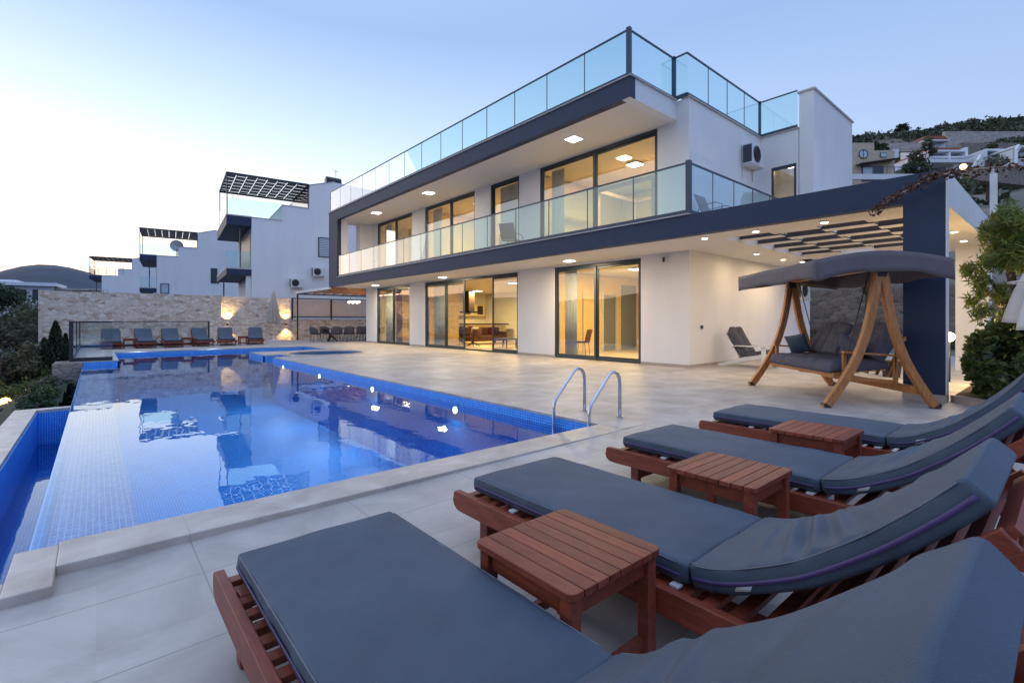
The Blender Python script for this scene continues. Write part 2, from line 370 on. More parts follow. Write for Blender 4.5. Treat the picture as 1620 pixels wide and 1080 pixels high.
# deck: thick slabs that leave the pool, the plunge pool and the overflow channel open
JX, JY, JR = 6.45, 18.05, 1.30
mb = MB()
for a in ((4.42, 9.6, 3.25, 17.15), (9.6, 24, -6, 31.6), (4.82, 9.6, -6, 3.25), (.52, 4.42, 23.8, 31.6), (4.42, 9.6, 23.6, 31.6),
          (7.42, 9.6, 20.45, 23.6), (-.62, .52, 18.95, 31.6), (4.42, 5.0, 18.35, 20.45)):
    mb.box(a[0], a[1], a[2], a[3], -1.7, 0)
def annulus(mb, x0, x1, y0, y1, z0, z1, r, n=48):
    def edge(t):
        dx, dy = math.cos(t), math.sin(t)
        k = min([(v-c)/d for v, c, d in ((x1, JX, dx), (x0, JX, dx), (y1, JY, dy), (y0, JY, dy)) if abs(d) > 1e-6 and (v-c)/d > 0])
        return JX+dx*k, JY+dy*k
    ts = sorted([2*math.pi*k/n for k in range(n)]+[math.atan2(y-JY, x-JX) % (2*math.pi) for x in (x0, x1) for y in (y0, y1)])
    ci = [[mb.bm.verts.new((JX+r*math.cos(t), JY+r*math.sin(t), z)) for t in ts] for z in (z0, z1)]
    ed = [[mb.bm.verts.new((*edge(t), z)) for t in ts] for z in (z0, z1)]
    m = len(ts)
    for k in range(m):
        q = (k+1) % m
        mb.bm.faces.new((ci[1][k], ci[1][q], ed[1][q], ed[1][k])); mb.bm.faces.new((ci[0][k], ci[0][q], ci[1][q], ci[1][k]))
        mb.bm.faces.new((ed[0][k], ed[0][q], ed[1][q], ed[1][k])); mb.bm.faces.new((ci[0][k], ed[0][k], ed[0][q], ci[0][q]))
annulus(mb, 5.0, 9.6, 17.15, 20.45, -1.7, 0, JR)
# the near terrace falls a little to the left, away from the raised pool edge
def ntop(x, y): return -.048*max(0, min(1, (4.82-x)/5.0))
g = mb.grid(lambda u, v: Vector((lerp(-6, 4.82, u), lerp(-6, 3.26, v), ntop(lerp(-6, 4.82, u), 0))), 12, 4, smooth=False)
struct(mb.build('deck', 'travertine'))
mb = MB()
mb.box(-.15, 4.42, 3.25, 3.60, -.12, 0, .006); mb.box(-.32, -.15, 3.02, 3.56, -.12, .001, .006); mb.box(-3, -.32, 3.02, 3.19, -.12, 0, .006)
mb.box(4.42, 4.82, 3.25, 3.27, -.1, .001)
mb.box(-1.14, -.83, 3.2, 12.7, -.53, -.45, .006); mb.box(-.83, -.30, 12.46, 12.7, -.53, -.45, .006)
mb.tube([(JX+(JR+.06)*math.cos(t), JY+(JR+.06)*math.sin(t), .0) for t in [2*math.pi*k/48 for k in range(48)]], .035, 8, closed=True)
struct(mb.build('pool_coping', 'coping'))
mb = MB()   # tiled shell of the pool, of the side arm, of the notch and of the plunge pool
B = mb.box
B(PX0, 7.42, 3.58, 23.8, -1.55, -1.5)
B(4.40, 4.44, 3.6, 17.13, -1.5, -.03); B(PX0, 4.4, 3.58, 3.62, -1.5, -.03); B(.50, 7.42, 23.58, 23.62, -1.5, -.03)
B(-.29, .54, 18.93, 18.97, -1.5, -.03); B(.50, .54, 18.93, 23.6, -1.5, -.03)
B(4.40, 5.0, 17.13, 17.17, -1.5, -.03); B(4.40, 5.0, 18.33, 18.37, -1.5, -.03); B(4.40, 4.44, 18.33, 20.47, -1.5, -.03)
B(4.40, 7.42, 20.43, 20.47, -1.5, -.03); B(7.40, 7.44, 20.43, 23.6, -1.5, -.03); B(4.98, 5.02, 17.15, 18.35, -1.5, -.03)
B(4.44, 5.02, 17.15, 18.35, -.55, -.5)
B(-1.13, PX0, 3.0, 12.5, -1.62, -1.55); B(-.85, -.82, 3.0, 12.5, -1.6, -.5); B(-.83, PX0, 12.45, 12.5, -1.6, -.5); B(-.83, -.29, 3.14, 3.19, -1.6, -.06)
B(PX0-.01, PX0+.05, 3.58, 18.95, -1.6, -.150)
mb.tube([(JX, JY, -.8), (JX, JY, -.79)], JR+.02, 48)
n = 48
for k in range(n):
    t0, t1 = 2*math.pi*k/n, 2*math.pi*(k+1)/n
    p = [(JX+(JR+.0)*math.cos(t), JY+(JR+.0)*math.sin(t)) for t in (t0, t1)]
    vv = [mb.bm.verts.new(q) for q in ((*p[0], -.8), (*p[1], -.8), (*p[1], -.012), (*p[0], -.012))]
    mb.bm.faces.new(vv)
mb.mi = 1; B(PX0+.05, .22, 3.62, 18.93, -1.5, -.20)
struct(mb.build('pool_basin', ['mosaic', 'mosaic_light']))
mb = MB()
def sheet(mb, x0, x1, y0, y1, z):
    mb.bm.faces.new([mb.bm.verts.new(q) for q in ((x0, y0, z), (x1, y0, z), (x1, y1, z), (x0, y1, z))])
sheet(mb, PX0-.005, 4.40, 3.62, 18.93, WZ); sheet(mb, .54, 4.40, 18.93, 23.58, WZ)
sheet(mb, 4.40, 4.98, 17.17, 18.33, WZ); sheet(mb, 4.40, 7.40, 20.47, 23.58, WZ); sheet(mb, -.82, PX0-.01, 3.19, 12.45, -1.10)
f = mb.bm.faces.new([mb.bm.verts.new((JX+(JR-.01)*math.cos(2*math.pi*k/48), JY+(JR-.01)*math.sin(2*math.pi*k/48), -.09)) for k in range(48)])
struct(mb.build('pool_water', 'water'))

# ground left of the pool falls away; garden bed at the right
mb = MB()
def lg(u, v):
    x = lerp(-1.14, -22, u**1.4); y = lerp(-6, 60, v)
    return Vector((x, y, -.55-.42*(-1.14-x)+.25*math.sin(x*1.3+y*.7)*min(1, (-1.14-x)/2)))
mat('undergrowth', (.030, .038, .016), .95, var=.6, scale=5, bump=.8, bscale=14)
mb.grid(lg, 26, 50); mb.grid(lambda u, v: Vector((lerp(-1.142, -.60, u), lerp(12.7, 32, v), -.62+.08*math.sin(v*60)*math.sin(u*5))), 5, 60)
struct(mb.build('garden_slope', 'undergrowth'))
mb = MB()
mb.prism([(9.62, 1.16), (24, 1.16), (24, -5), (8.0, -5), (8.4, -1.2), (9.0, .2)], .001, .09)
struct(mb.build('garden_bed', 'soil'))
mb = MB(); mb.prism([(9.60, 1.20), (9.62, 1.08), (9.06, .16), (8.46, -1.2), (8.34, -1.2), (8.94, .22), (9.5, 1.14)], .001, .1)
tag(mb.build('bed_kerb', 'kerb'), 'low peach stone kerb round the hedge bed beside the terrace', 'kerb')

# ================================================================== VILLA
villa = thing('villa', 'large white two-storey villa with navy bands and glass balustrades beside the pool', 'villa', (11.4, 6.4, 0))
VO = Vector((11.4, 6.4, 0))
def vb(mb, name, m, parent=None, bevel=0):
    """build in world coordinates, hang under the villa"""
    bmesh.ops.translate(mb.bm, verts=mb.bm.verts, vec=-VO)
    return mb.build(name, m, parent or villa, bevel=bevel)
FX, SY, EY = 11.4, 6.37, 25.7       # front wall plane, side wall plane, far end
WT = .25
LO = [(7.80, 11.12), (12.94, 19.37), (20.79, 24.37)]               # openings of the ground floor (y from, y to)
UP = [(7.28, 11.81), (12.87, 14.51), (15.52, 19.37), (20.54, 24.29)]
def wallrow(mb, ops, z0, z1, ztop, y0, y1):
    ys = [y0]+[v for o in ops for v in o]+[y1]
    for a, b in zip(ys[::2], ys[1::2]): mb.box(FX, FX+WT, a, b, z0, z1)
    for a, b in ops:
        if ztop < z1: mb.box(FX, FX+WT, a, b, ztop, z1)
mb = MB()
wallrow(mb, LO, 0, 2.98, 2.93, SY, EY)
wallrow(mb, UP, 3.4, 6.86, 6.36, SY, EY+1.0)
mb.box(FX+WT, 20, SY, SY+.22, 0, 2.98); mb.box(FX+WT, 15.7, SY, SY+.22, 3.4, 6.86)
mb.box(15.7, 15.92, 5.3, SY, 3.4, 3.7); mb.box(15.7, 15.92, 6.05, SY+.22, 3.7, 6.86); mb.box(15.7, 15.92, 5.3, 5.36, 3.7, 6.86); mb.box(15.7, 15.92, 5.36, 6.05, 5.86, 6.86)
mb.box(FX+WT, 20, EY, EY+.2, 0, 2.98); mb.box(FX+WT, 20, EY+.8, EY+1, 3.4, 6.38); mb.box(19.8, 20, SY+.22, EY, 0, 2.98); mb.box(19.8, 20, SY+.2, EY+.8, 3.4, 6.38)
vb(mb, 'outer_wall', 'plaster')
mb = MB()   # base strip
ys = [SY-.012]+[v for o in LO for v in o]+[EY]
for a, b in zip(ys[::2], ys[1::2]): mb = MB(); mb.box(FX-.012, FX, a, b, .002, .075); vb(mb, 'skirting', 'skirting')
mb = MB(); mb.box(FX, 20, SY-.012, SY, .002, .075); vb(mb, 'skirting', 'skirting')
mb = MB()   # slab over the ground floor with its soffit
mb.box(9.57, 20, EY+.001, 4.98, 2.982, 3.40)
mb.box(15.9, 20, 5.0, 4.9, 2.982, 3.40)
vb(mb, 'balcony_slab', 'ceiling')
mb = MB(); mb.box(9.57, FX-.001, 6.94, EY, 6.382, 6.86); mb.box(FX+WT+.001, 20, SY+.23, EY+.8, 6.382, 6.86)
mb.box(15.93, 16.2, 5.3, SY, 6.381, 6.86)
vb(mb, 'roof_slab', 'ceiling')
mb = MB()   # white faces of the roof slab ends
mb.box(9.38, FX-.001, 6.71, 6.94, 6.379, 6.862)
vb(mb, 'slab_edge', 'plaster')
mb = MB()   # navy frame: lower band with portal, upper band, far upright
mb.box(9.37, 9.57, 1.22, 25.8, 2.98, 3.41); mb.box(9.37, 9.57, 6.70, 25.8, 6.38, 6.865); mb.box(9.37, 9.57, 24.62, 25.8, 3.41, 6.38)
mb.box(9.37, 9.53, 1.22, 1.71, .11, 2.98)
vb(mb, 'navy_band', 'navy')
mb = MB()
mb.box(9.53, 9.57, 1.22, 1.71, .11, 2.98); vb(mb, 'white_return', 'plaster')
mb = MB(); mb.box(9.571, 9.95, 24.64, 25.2, 3.41, 6.38); vb(mb, 'end_wall', 'plaster')
mb = MB(); mb.box(10.68, FX, 24.9, 25.4, 3.41, 6.38); vb(mb, 'end_wall', 'plaster')
mb = MB(); mb.box(9.372, 9.565, 1.208, 1.219, .12, 3.415)
vb(mb, 'white_return', 'plaster')
mb = MB(); mb.box(9.362, 9.578, 1.21, 1.718, .001, .11); vb(mb, 'skirting', 'skirting')
mb = MB()   # thin stone capping
mb.box(9.33, 9.60, 5.22, 24.6, 3.412, 3.435); mb.box(9.33, 9.62, 6.66, 25.84, 6.866, 6.89); mb.box(9.62, FX-.02, 6.66, 6.95, 6.866, 6.888)
mb.box(FX-.04, 15.76, SY-.05, SY+.2, 6.866, 6.89); mb.box(15.65, 15.95, 5.28, SY-.05, 6.866, 6.889)
vb(mb, 'capping', 'trim')
# parapet block at the right
mb = MB(); mb.box(15.7, 19.4, 4.9, 5.28, 2.982, 7.88); vb(mb, 'stair_wall', 'plaster')
mb = MB(); mb.box(15.66, 19.44, 4.86, 5.32, 7.88, 7.93); vb(mb, 'capping', 'trim')
mb = MB(); mb.box(13.2, 19, 8.4, 12, 6.87, 7.75); vb(mb, 'roof_room', 'plaster')

# sliding doors and windows
def opening(name, y0, y1, z0, z1, splits, openat=(), x=FX+.06, curtains=None):
    fr = MB(); w = .07
    for a, b in ((y0, y0+w), (y1-w, y1)): fr.box(x-.04, x+.10, a, b, z0, z1)
    fr.box(x-.04, x+.10, y0+w, y1-w, z1-.085, z1); fr.box(x-.04, x+.10, y0+w, y1-w, z0, z0+.05)
    f = vb(fr, name, 'frame', bevel=.006)
    ed = [y0+w]+list(splits)+[y1-w]
    for i, (a, b) in enumerate(zip(ed, ed[1:])):
        if i in openat: continue
        dx = .0 if i % 2 else .045
        s = MB(); t = .065
        for c, d in ((a-.01*(i > 0), a+t), (b-t, b+.01*(i < len(ed)-2))): s.box(x+dx-.02, x+dx+.02, c, d, z0+.052, z1-.087)
        s.box(x+dx-.02, x+dx+.02, a+t, b-t, z1-.15, z1-.087); s.box(x+dx-.02, x+dx+.02, a+t, b-t, z0+.052, z0+.12)
        vb(s, 'sash', 'frame', f).location = (0, 0, 0)
        p = MB(); p.box(x+dx-.004, x+dx+.004, a+t-.006, b-t+.006, z0+.115, z1-.145); vb(p, 'pane', 'glass', f).location = (0, 0, 0)
    return f
def vchild_fix(o):   # children built in villa space
    o.location = (0, 0, 0)
opening('sliding_door', 7.80, 11.12, .01, 2.925, [9.42])
opening('sliding_door', 12.94, 19.37, .01, 2.925, [14.51, 16.35, 17.70], openat=(1,))
opening('sliding_door', 20.79, 24.37, .01, 2.925, [22.55], openat=())
opening('balcony_door', 7.28, 11.81, 3.42, 6.355, [9.47])
opening('balcony_door', 12.87, 14.51, 3.42, 6.355, [])
opening('balcony_door', 15.52, 19.37, 3.42, 6.355, [17.29])
opening('balcony_door', 20.54, 24.29, 3.42, 6.355, [22.27])
mb = MB(); x = 15.72
for a, b in ((5.36, 5.42), (5.99, 6.05)): mb.box(x-.03, x+.08, a, b, 3.7, 5.86)
mb.box(x-.03, x+.08, 5.42, 5.99, 5.78, 5.86); mb.box(x-.03, x+.08, 5.42, 5.99, 3.7, 3.78)
f = vb(mb, 'side_window', 'frame')
mb = MB(); mb.box(x+.02, x+.03, 5.42, 5.99, 3.78, 5.78); vb(mb, 'pane', 'glass', f)

# glass balustrades
def balustrade(name, runs, z, h, posts, rw=.045, base=.09):
    b = MB()
    for (x0, y0), (x1, y1), n in runs: b.bar((x0, y0, z+base/2), (x1, y1, z+base/2), .05, base)
    r = vb(b, name, 'rail')
    rb = MB()
    for (x0, y0), (x1, y1), n in runs: rb.bar((x0, y0, z+h-.015), (x1, y1, z+h-.015), rw, .03)
    vb(rb, 'handrail', 'rail', r)
    for (x0, y0), (x1, y1), n in runs:
        for k in range(n):
            a, c = k/n, (k+1)/n; L = math.hypot(x1-x0, y1-y0); e = .006/L
            g = MB(); g.bar((lerp(x0, x1, a+e), lerp(y0, y1, a+e), z+(base+h-.03)/2), (lerp(x0, x1, c-e), lerp(y0, y1, c-e), z+(base+h-.03)/2), .012, h-.03-base)
            vb(g, 'glass_pane', 'glass_rail', r)
            if 0 < k:
                p = MB(); px, py = lerp(x0, x1, a), lerp(y0, y1, a); p.box(px-.009, px+.009, py-.009, py+.009, z+base, z+h-.03); vb(p, 'joint_strip', 'rail', r)
    for px, py, w in posts:
        p = MB(); p.box(px-w/2, px+w/2, py-w/2, py+w/2, z-.01, z+h+.03); vb(p, 'post', 'rail', r, bevel=.006)
    return r
balustrade('roof_balustrade', [((9.42, 25.7), (9.42, 6.77), 14), ((9.42, 6.77), (11.36, 6.77), 1), ((11.36, 6.77), (11.36, SY+.03), 1), ((11.36, SY+.03), (15.7, SY+.03), 4), ((15.7, SY+.03), (15.7, 5.33), 1)],
           6.89, 1.11, [(9.42, 6.77, .10), (11.36, 6.77, .09), (15.7, SY+.03, .07), (9.42, 25.7, .04)])
balustrade('balcony_balustrade', [((9.42, 24.55), (9.42, 5.27), 14), ((9.42, 5.27), (15.6, 5.27), 6)], 3.435, 1.09, [(9.42, 5.27, .10), (9.42, 24.55, .04)])

# portal ring of the terrace roof with staggered slats in its opening
mb = MB()
mb.box(9.57, 10.35, 1.222, 4.98, 2.983, 3.40); mb.box(15.2, 16.8, 1.222, 4.98, 2.983, 3.40); mb.box(10.35, 15.2, 1.222, 1.90, 2.983, 3.40)
vb(mb, 'terrace_roof', 'ceiling')
mb = MB(); mb.box(9.571, 16.8, 1.209, 1.221, 2.90, 3.414); mb.box(15.19, 15.199, 1.9, 4.98, 2.98, 3.41); vb(mb, 'slab_edge', 'plaster')
mb = MB(); mb.box(15.8, 16.5, 1.30, 1.88, .001, 2.982); vb(mb, 'rear_pillar', 'plaster')
k = 0
for i in range(10):
    x = 10.60+i*.485
    y = 4.95-(.0 if i % 2 else .82)
    while y > 1.95:
        y2 = max(1.92, y-.86); sl_ = MB()
        sl_.mi = 0; sl_.box(x-.02, x+.02, y2, y, 3.03, 3.17)
        sl_.mi = 1; sl_.box(x-.02, x+.28, y2, y, 3.022, 3.029)
        sl_.mi = 0; sl_.box(x+.021, x+.28, y2, y, 3.03, 3.05)
        vb(sl_, 'slat', ['slat_dark', 'ceiling']); y -= 1.64
for yy in (4.13, 3.31, 2.49):
    j = MB(); j.box(10.35, 15.19, yy-.035, yy+.035, 3.171, 3.26); vb(j, 'joist', 'ceiling')

# ---- rooms
mb = MB()
mb.box(FX+WT, 19.8, SY+.22, EY, .001, .008); mb.box(FX+WT, 19.8, SY+.22, EY+.8, 3.401, 3.408); vb(mb, 'room_floor', 'warm_floor')
mb = MB()
mb.box(FX+WT, 19.8, 12.1, 12.25, .009, 2.93); mb.box(FX+WT, 13.6, 20.0, 20.15, .009, 2.93); mb.box(13.6, 13.7, 20.0, EY, .009, 2.93)
mb.box(FX+WT, 19.8, 12.3, 12.45, 3.41, 6.34); mb.box(FX+WT, 19.8, 14.9, 15.05, 3.41, 6.34); mb.box(FX+WT, 19.8, 19.9, 20.05, 3.41, 6.34); mb.box(16.6, 16.7, 6.6, EY, 3.41, 6.34)
# bedroom back wall with a doorway
mb.box(17.7, 17.8, 6.6, 12.1, .009, 2.93)
vb(mb, 'inner_wall', 'warm_wall')
mb = MB(); mb.box(16.3, 17.3, 12.07, 12.099, .01, 2.65); mb.box(15.12, 15.9, 12.08, 12.099, .01, 2.2); vb(mb, 'grey_wall_panel', 'grey_wall')
mb = MB()
for a, b in ((15.0, 15.1), (15.92, 16.02), (13.9, 13.96)): mb.box(a, b, 12.03, 12.099, .01, 2.25)
mb.box(15.0, 16.02, 12.03, 12.099, 2.25, 2.35); mb.box(13.9, 15.0, 12.06, 12.099, 2.25, 2.29); vb(mb, 'door_frame', 'cabinet')
for c, (x, y, z) in enumerate(((13.4, 9.4, 2.965), (13.6, 14.6, 2.965), (13.6, 17.6, 2.965), (13.4, 22.6, 2.965), (13.0, 9.2, 6.37), (13.0, 13.7, 6.37), (13.0, 17.4, 6.37), (13.0, 22.4, 6.37), (17.3, 6.8, 6.37))):
    pass
ROOMS = [(13.8, 9.6, 2.94, 135), (16.8, 22.6, 2.94, 160), (14.6, 16.8, 2.94, 130), (12.6, 22.8, 2.94, 50), (13.4, 9.4, 6.33, 120), (13.4, 13.7, 6.33, 50), (13.4, 17.4, 6.33, 100), (13.4, 22.4, 6.33, 80), (17.0, 5.9, 6.2, 25)]
def ceiling_light(x, y, z, r, label, group, m='lamp_white', square=False, e=0, color=WARM, name='ceiling_light'):
    t = thing(name, label, 'ceiling light', (x, y, z), 0, group)
    a = MB(); b = MB()
    if square: a.box(-r-.02, r+.02, -r-.02, r+.02, -.022, .0); b.box(-r, r, -r, r, -.03, -.023)
    else: a.disc((0, 0, -.022), r+.02, .022, 24); b.disc((0, 0, -.032), r, .009, 24)
    a.build('rim', 'white_paint', t); b.build('diffuser', m, t)
    if e: lamp('light', (0, 0, -.05), e, color, size=2*r, shape='SQUARE' if square else 'DISK', parent=t)
    return t
words = ['right ground floor bedroom', 'kitchen side of the living room', 'sofa side of the living room', 'far left ground floor room', 'large upper bedroom', 'narrow upper room', 'middle upper room', 'far left upper room', 'upper stair room']
for (x, y, z, e), w in zip(ROOMS, words):
    ceiling_light(x, y, z, .2, 'lit square ceiling light inside the %s' % w, 'ceiling lights inside the rooms', square=True, e=e)
for (x, y), w in zip(((10.65, 22.9), (10.75, 16.85), (10.62, 9.75)), ('over the far left sliding door', 'over the four panel sliding door', 'over the right bedroom sliding door')):
    ceiling_light(x, y, 2.981, .17, 'round white soffit light %s' % w, 'round soffit lights over the terrace', e=72, color=SOFT)
for (x, y), w in zip(((10.2, 21.85), (10.22, 17.05), (10.32, 9.3)), ('near the far end of the balcony', 'in the middle of the balcony soffit', 'above the large upper bedroom door')):
    ceiling_light(x, y, 6.381, .18, 'square white light %s' % w, 'square lights under the balcony roof', square=True, e=30, color=SOFT)
for (x, y), w in zip(((9.92, 5.18), (9.92, 4.12), (9.93, 2.93), (16.1, 5.33), (16.0, 3.0), (12.97, 1.56), (14.6, 1.6)),
        ('nearest the house corner, at the left end of the front row', 'second from the house corner in the front row', 'at the right end of the front row above the slats', 'behind the slats above the white chair', 'behind the slats beside the navy pillar', 'nearer one in the soffit right of the navy pillar', 'farther one in the soffit right of the navy pillar')):
    ceiling_light(x, y, 2.982, .055, 'small warm downlight %s' % w, 'downlights in the terrace roof', m='lamp_warm', e=9 if x > 12.5 and y < 2 else 13, color=SOFT, name='downlight')
# unseen light spots on the side wall: warm spots washing the plaster
for (x, y), w in zip(((13.3, 5.5), (15.1, 5.5)), ('close to the plaster wall above the white garden chair', 'close to the plaster wall behind the swing seat')):
    ceiling_light(x, y, 2.982, .055, 'small warm downlight %s' % w, 'downlights in the terrace roof', m='lamp_warm', e=8, color=SOFT, name='downlight')

# ---- furniture seen through the glass
def curtain(x, y0, y1, z0, z1, m, label, loc='', amp=.035):
    b = MB(); n = max(14, int((y1-y0)*60))
    b.grid(lambda u, v: Vector((x+amp*math.sin(u*(y1-y0)*44)+.01*math.sin(u*17), lerp(y0, y1, u), lerp(z0, z1, v))), n, 2)
    return tag(b.build('curtain', m, solid=.006), label, 'curtain', 'curtains')
curtain(11.85, 10.55, 11.05, .02, 2.85, 'curtain', 'pale curtain at the left side of the right ground floor door')
curtain(11.85, 7.88, 8.15, .02, 2.85, 'curtain', 'pale curtain at the right side of the right ground floor door')
curtain(11.85, 18.4, 19.25, .02, 2.85, 'curtain', 'pale curtain at the left side of the four panel door')
curtain(11.85, 13.0, 13.3, .02, 2.85, 'curtain', 'pale curtain at the right side of the four panel door')
curtain(11.85, 23.3, 24.2, .02, 2.85, 'curtain', 'white curtain in the far left ground floor door')
curtain(11.95, 22.6, 23.2, .02, 2.85, 'burgundy', 'burgundy curtain beside the white one in the far left door')
curtain(11.85, 11.1, 11.7, 3.43, 6.3, 'curtain', 'pale curtain at the left side of the large upper bedroom door')
curtain(11.85, 7.36, 7.62, 3.43, 6.3, 'curtain', 'pale curtain at the right side of the large upper bedroom door')
curtain(11.85, 18.6, 19.28, 3.43, 6.3, 'curtain', 'pale curtain at the left side of the middle upper door')
curtain(11.85, 15.6, 16.1, 3.43, 6.3, 'curtain', 'pale curtain at the right side of the middle upper door')
curtain(11.85, 23.5, 24.2, 3.43, 6.3, 'curtain', 'pale curtain at the left side of the far left upper door')
curtain(11.80, 12.95, 14.4, 3.43, 6.3, 'curtain', 'closed pale curtain filling the narrow upper door', amp=.02)
def simple_chair(name, loc, rz, m, label, group=None, seat=.46):
    t = thing(name, label, 'chair', loc, rz, group)
    b = MB(); b.box(-.23, .23, -.23, .23, seat-.05, seat, .015); b.build('seat', m, t)
    b = MB(); b.grid(lambda u, v: Vector((lerp(-.23, .23, u), .23+.10*v-.05*math.cos((u-.5)*2.6), lerp(seat, seat+.42, v))), 8, 5); b.build('backrest', m, t, solid=.035)
    for sx_ in (-1, 1):
        for sy_ in (-1, 1):
            b = MB(); b.tube([(sx_*.19, sy_*.19, seat-.05), (sx_*.22, sy_*.23, 0)], .013, 6); b.build('leg', 'black_metal', t)
    return t
simple_chair('dining_chair', (13.0, 11.35, .009), R(200), 'brown_fabric', 'brown chair standing inside the right ground floor bedroom')
t = thing('bed', 'white made bed behind the right pane of the bedroom door', 'bed', (14.5, 8.55, .009))
b = MB(); b.box(-.9, .9, -.85, .85, .12, .34, .03); b.build('base', 'cabinet', t)
b = MB(); b.box(-.95, .95, -.9, .9, .34, .62, .10); b.build('bedding', 'bed_white', t)
# living room and kitchen
t = thing('kitchen_island', 'cream kitchen island with a black worktop in the living room', 'kitchen island', (17.0, 23.2, .009), R(90))
b = MB(); b.box(-.3, .3, -2.2, 2.0, 0, .95); b.build('cabinet', 'cabinet', t)
b = MB(); b.box(-.4, .4, -2.35, 2.15, .955, 1.02, .01); b.build('worktop', 'dark_wood', t)
t = thing('wall_cabinet', 'cream wall cabinets above the back counter of the kitchen', 'cabinet', (16.8, 25.48, 1.5), R(90))
b = MB(); b.box(-.2, .2, -2.6, 1.2, 0, .75, .01); b.build('carcass', 'cabinet', t)
for yy in (-2.2, -1.2): b = MB(); b.box(-.215, -.201, yy-.22, yy+.22, .1, .65); b.build('door', 'dark_wood', t)
t = thing('cooker_hood', 'black box shaped cooker hood hanging over the island', 'cooker hood', (16.6, 23.2, 1.65))
b = MB(); b.box(-.2, .2, -.3, .3, .1, 1.27); b.build('chimney', 'dark_wood', t)
b = MB(); b.box(-.3, .3, -.5, .5, 0, .095, .01); b.build('canopy', 'black_metal', t)
t = thing('sofa', 'brown leather sofa with cushions in the living room', 'sofa', (15.3, 20.0, .009), R(180))
b = MB(); b.box(-1.2, 1.2, -.45, .45, .14, .44, .06); b.build('seat', 'brown_fabric', t)
b = MB(); b.box(-1.2, 1.2, -.45, -.2, .44, .85, .07); b.build('backrest', 'brown_fabric', t)
for q in (-1.12, 1.12): b = MB(); b.box(q-.1, q+.1, -.45, .45, .445, .62, .04); b.build('armrest', 'brown_fabric', t)
for q in (-1, 1):
    for r_ in (-.35, .35): b = MB(); b.box(q-.03, q+.03, r_-.03, r_+.03, 0, .14); b.build('leg', 'dark_wood', t)
for (x, y, m, w) in ((14.8, 20.12, 'bed_white', 'pale patterned cushion on the brown sofa'), (15.9, 20.12, 'burgundy', 'dark red cushion on the brown sofa')):
    b = MB(); b.box(-.08, .08, -.22, .22, 0, .4, .06); tag(b.build('cushion', m, None, (x, y, .46), R(90)), w, 'cushion')
t = thing('lounge_chair', 'dark round backed lounge chair with star legs just inside the open door', 'chair', (13.2, 18.1, .009), R(20))
b = MB(); b.box(-.3, .3, -.28, .28, .36, .46, .04); b.build('seat', 'brown_fabric', t)
b = MB(); b.grid(lambda u, v: Vector((.34*math.cos(R(lerp(200, 340, u))), -.30*math.sin(R(lerp(200, 340, u)))*-1-.02-.06*v, lerp(.42, .82, v))), 14, 5); b.build('backrest', 'brown_fabric', t, solid=.05)
for k in range(5):
    b = MB(); b.tube([(0, 0, .34), (.05*math.cos(k*1.257), .05*math.sin(k*1.257), .18), (.32*math.cos(k*1.257), .32*math.sin(k*1.257), .015)], .014, 6); b.build('leg', 'black_metal', t)
t = thing('dining_table', 'dark dining table with crossed legs inside the left pane of the living room door', 'table', (14.5, 22.0, .009))
b = MB(); b.box(-.5, .5, -1.0, 1.0, .72, .76, .01); b.build('tabletop', 'dark_wood', t)
for yy in (-.7, .7):
    b = MB(); b.bar((-.4, yy, 0), (.4, yy, .72), .06, .06); b.bar((.4, yy+.03, 0), (-.4, yy+.03, .72), .06, .06); b.build('leg', 'black_metal', t)
for (x, y, rz, w) in ((13.85+.35, 20.75, 0, 'on its near side'), (15.25, 21.6, -90, 'on its right side'), (15.25, 22.4, -90, 'on its right side towards the kitchen')):
    simple_chair('dining_chair', (x, y, .009), R(rz), 'dark_wood', 'dark chair at the indoor dining table, %s' % w, 'chairs at the indoor table')
t = thing('television', 'flat dark television on the living room back wall', 'television', (19.72, 20.5, 1.0))
b = MB(); b.box(-.05, .05, -.95, .95, 0, 1.05, .01); b.build('casing', 'black_metal', t)
b = MB(); b.box(-.058, -.051, -.9, .9, .05, 1.0); b.build('screen', 'win_dark', t)
t = thing('coffee_table', 'dark low shelf table inside the right pane of the living room door', 'table', (13.6, 16.3, .009))
b = MB(); b.box(-.3, .3, -.5, .5, .38, .42); b.build('tabletop', 'dark_wood', t)
for q in (-.27, .27):
    for r_ in (-.45, .45): b = MB(); b.box(q-.02, q+.02, r_-.02, r_+.02, 0, .38); b.build('leg', 'dark_wood', t)
t = thing('four_poster_bed', 'pale wooden four poster bed in the large upper bedroom', 'bed', (14.2, 9.6, 3.409))
b = MB(); b.box(-1.05, 1.05, -1.05, 1.05, .15, .6, .08); b.build('mattress', 'bed_white', t)
for q in (-1.1, 1.1):
    for r_ in (-1.1, 1.1): b = MB(); b.box(q-.06, q+.06, r_-.06, r_+.06, 0, 2.3, .01); b.build('post', 'bed_frame', t)
    b = MB(); b.box(q-.05, q+.05, -1.04, 1.04, 2.18, 2.3); b.build('top_rail', 'bed_frame', t)
    b = MB(); b.box(-1.04, 1.04, q-.05, q+.05, 2.18, 2.3); b.build('top_rail', 'bed_frame', t)
t = thing('indoor_air_conditioner', 'white indoor air conditioner high on the upper bedroom wall', 'air conditioner', (16.48, 9.8, 5.2))
b = MB(); b.box(-.11, .11, -.42, .42, 0, .28, .04); b.build('casing', 'ac_white', t); b = MB(); b.box(-.12, -.111, -.38, .38, .02, .07); b.build('vent', 'grille', t)

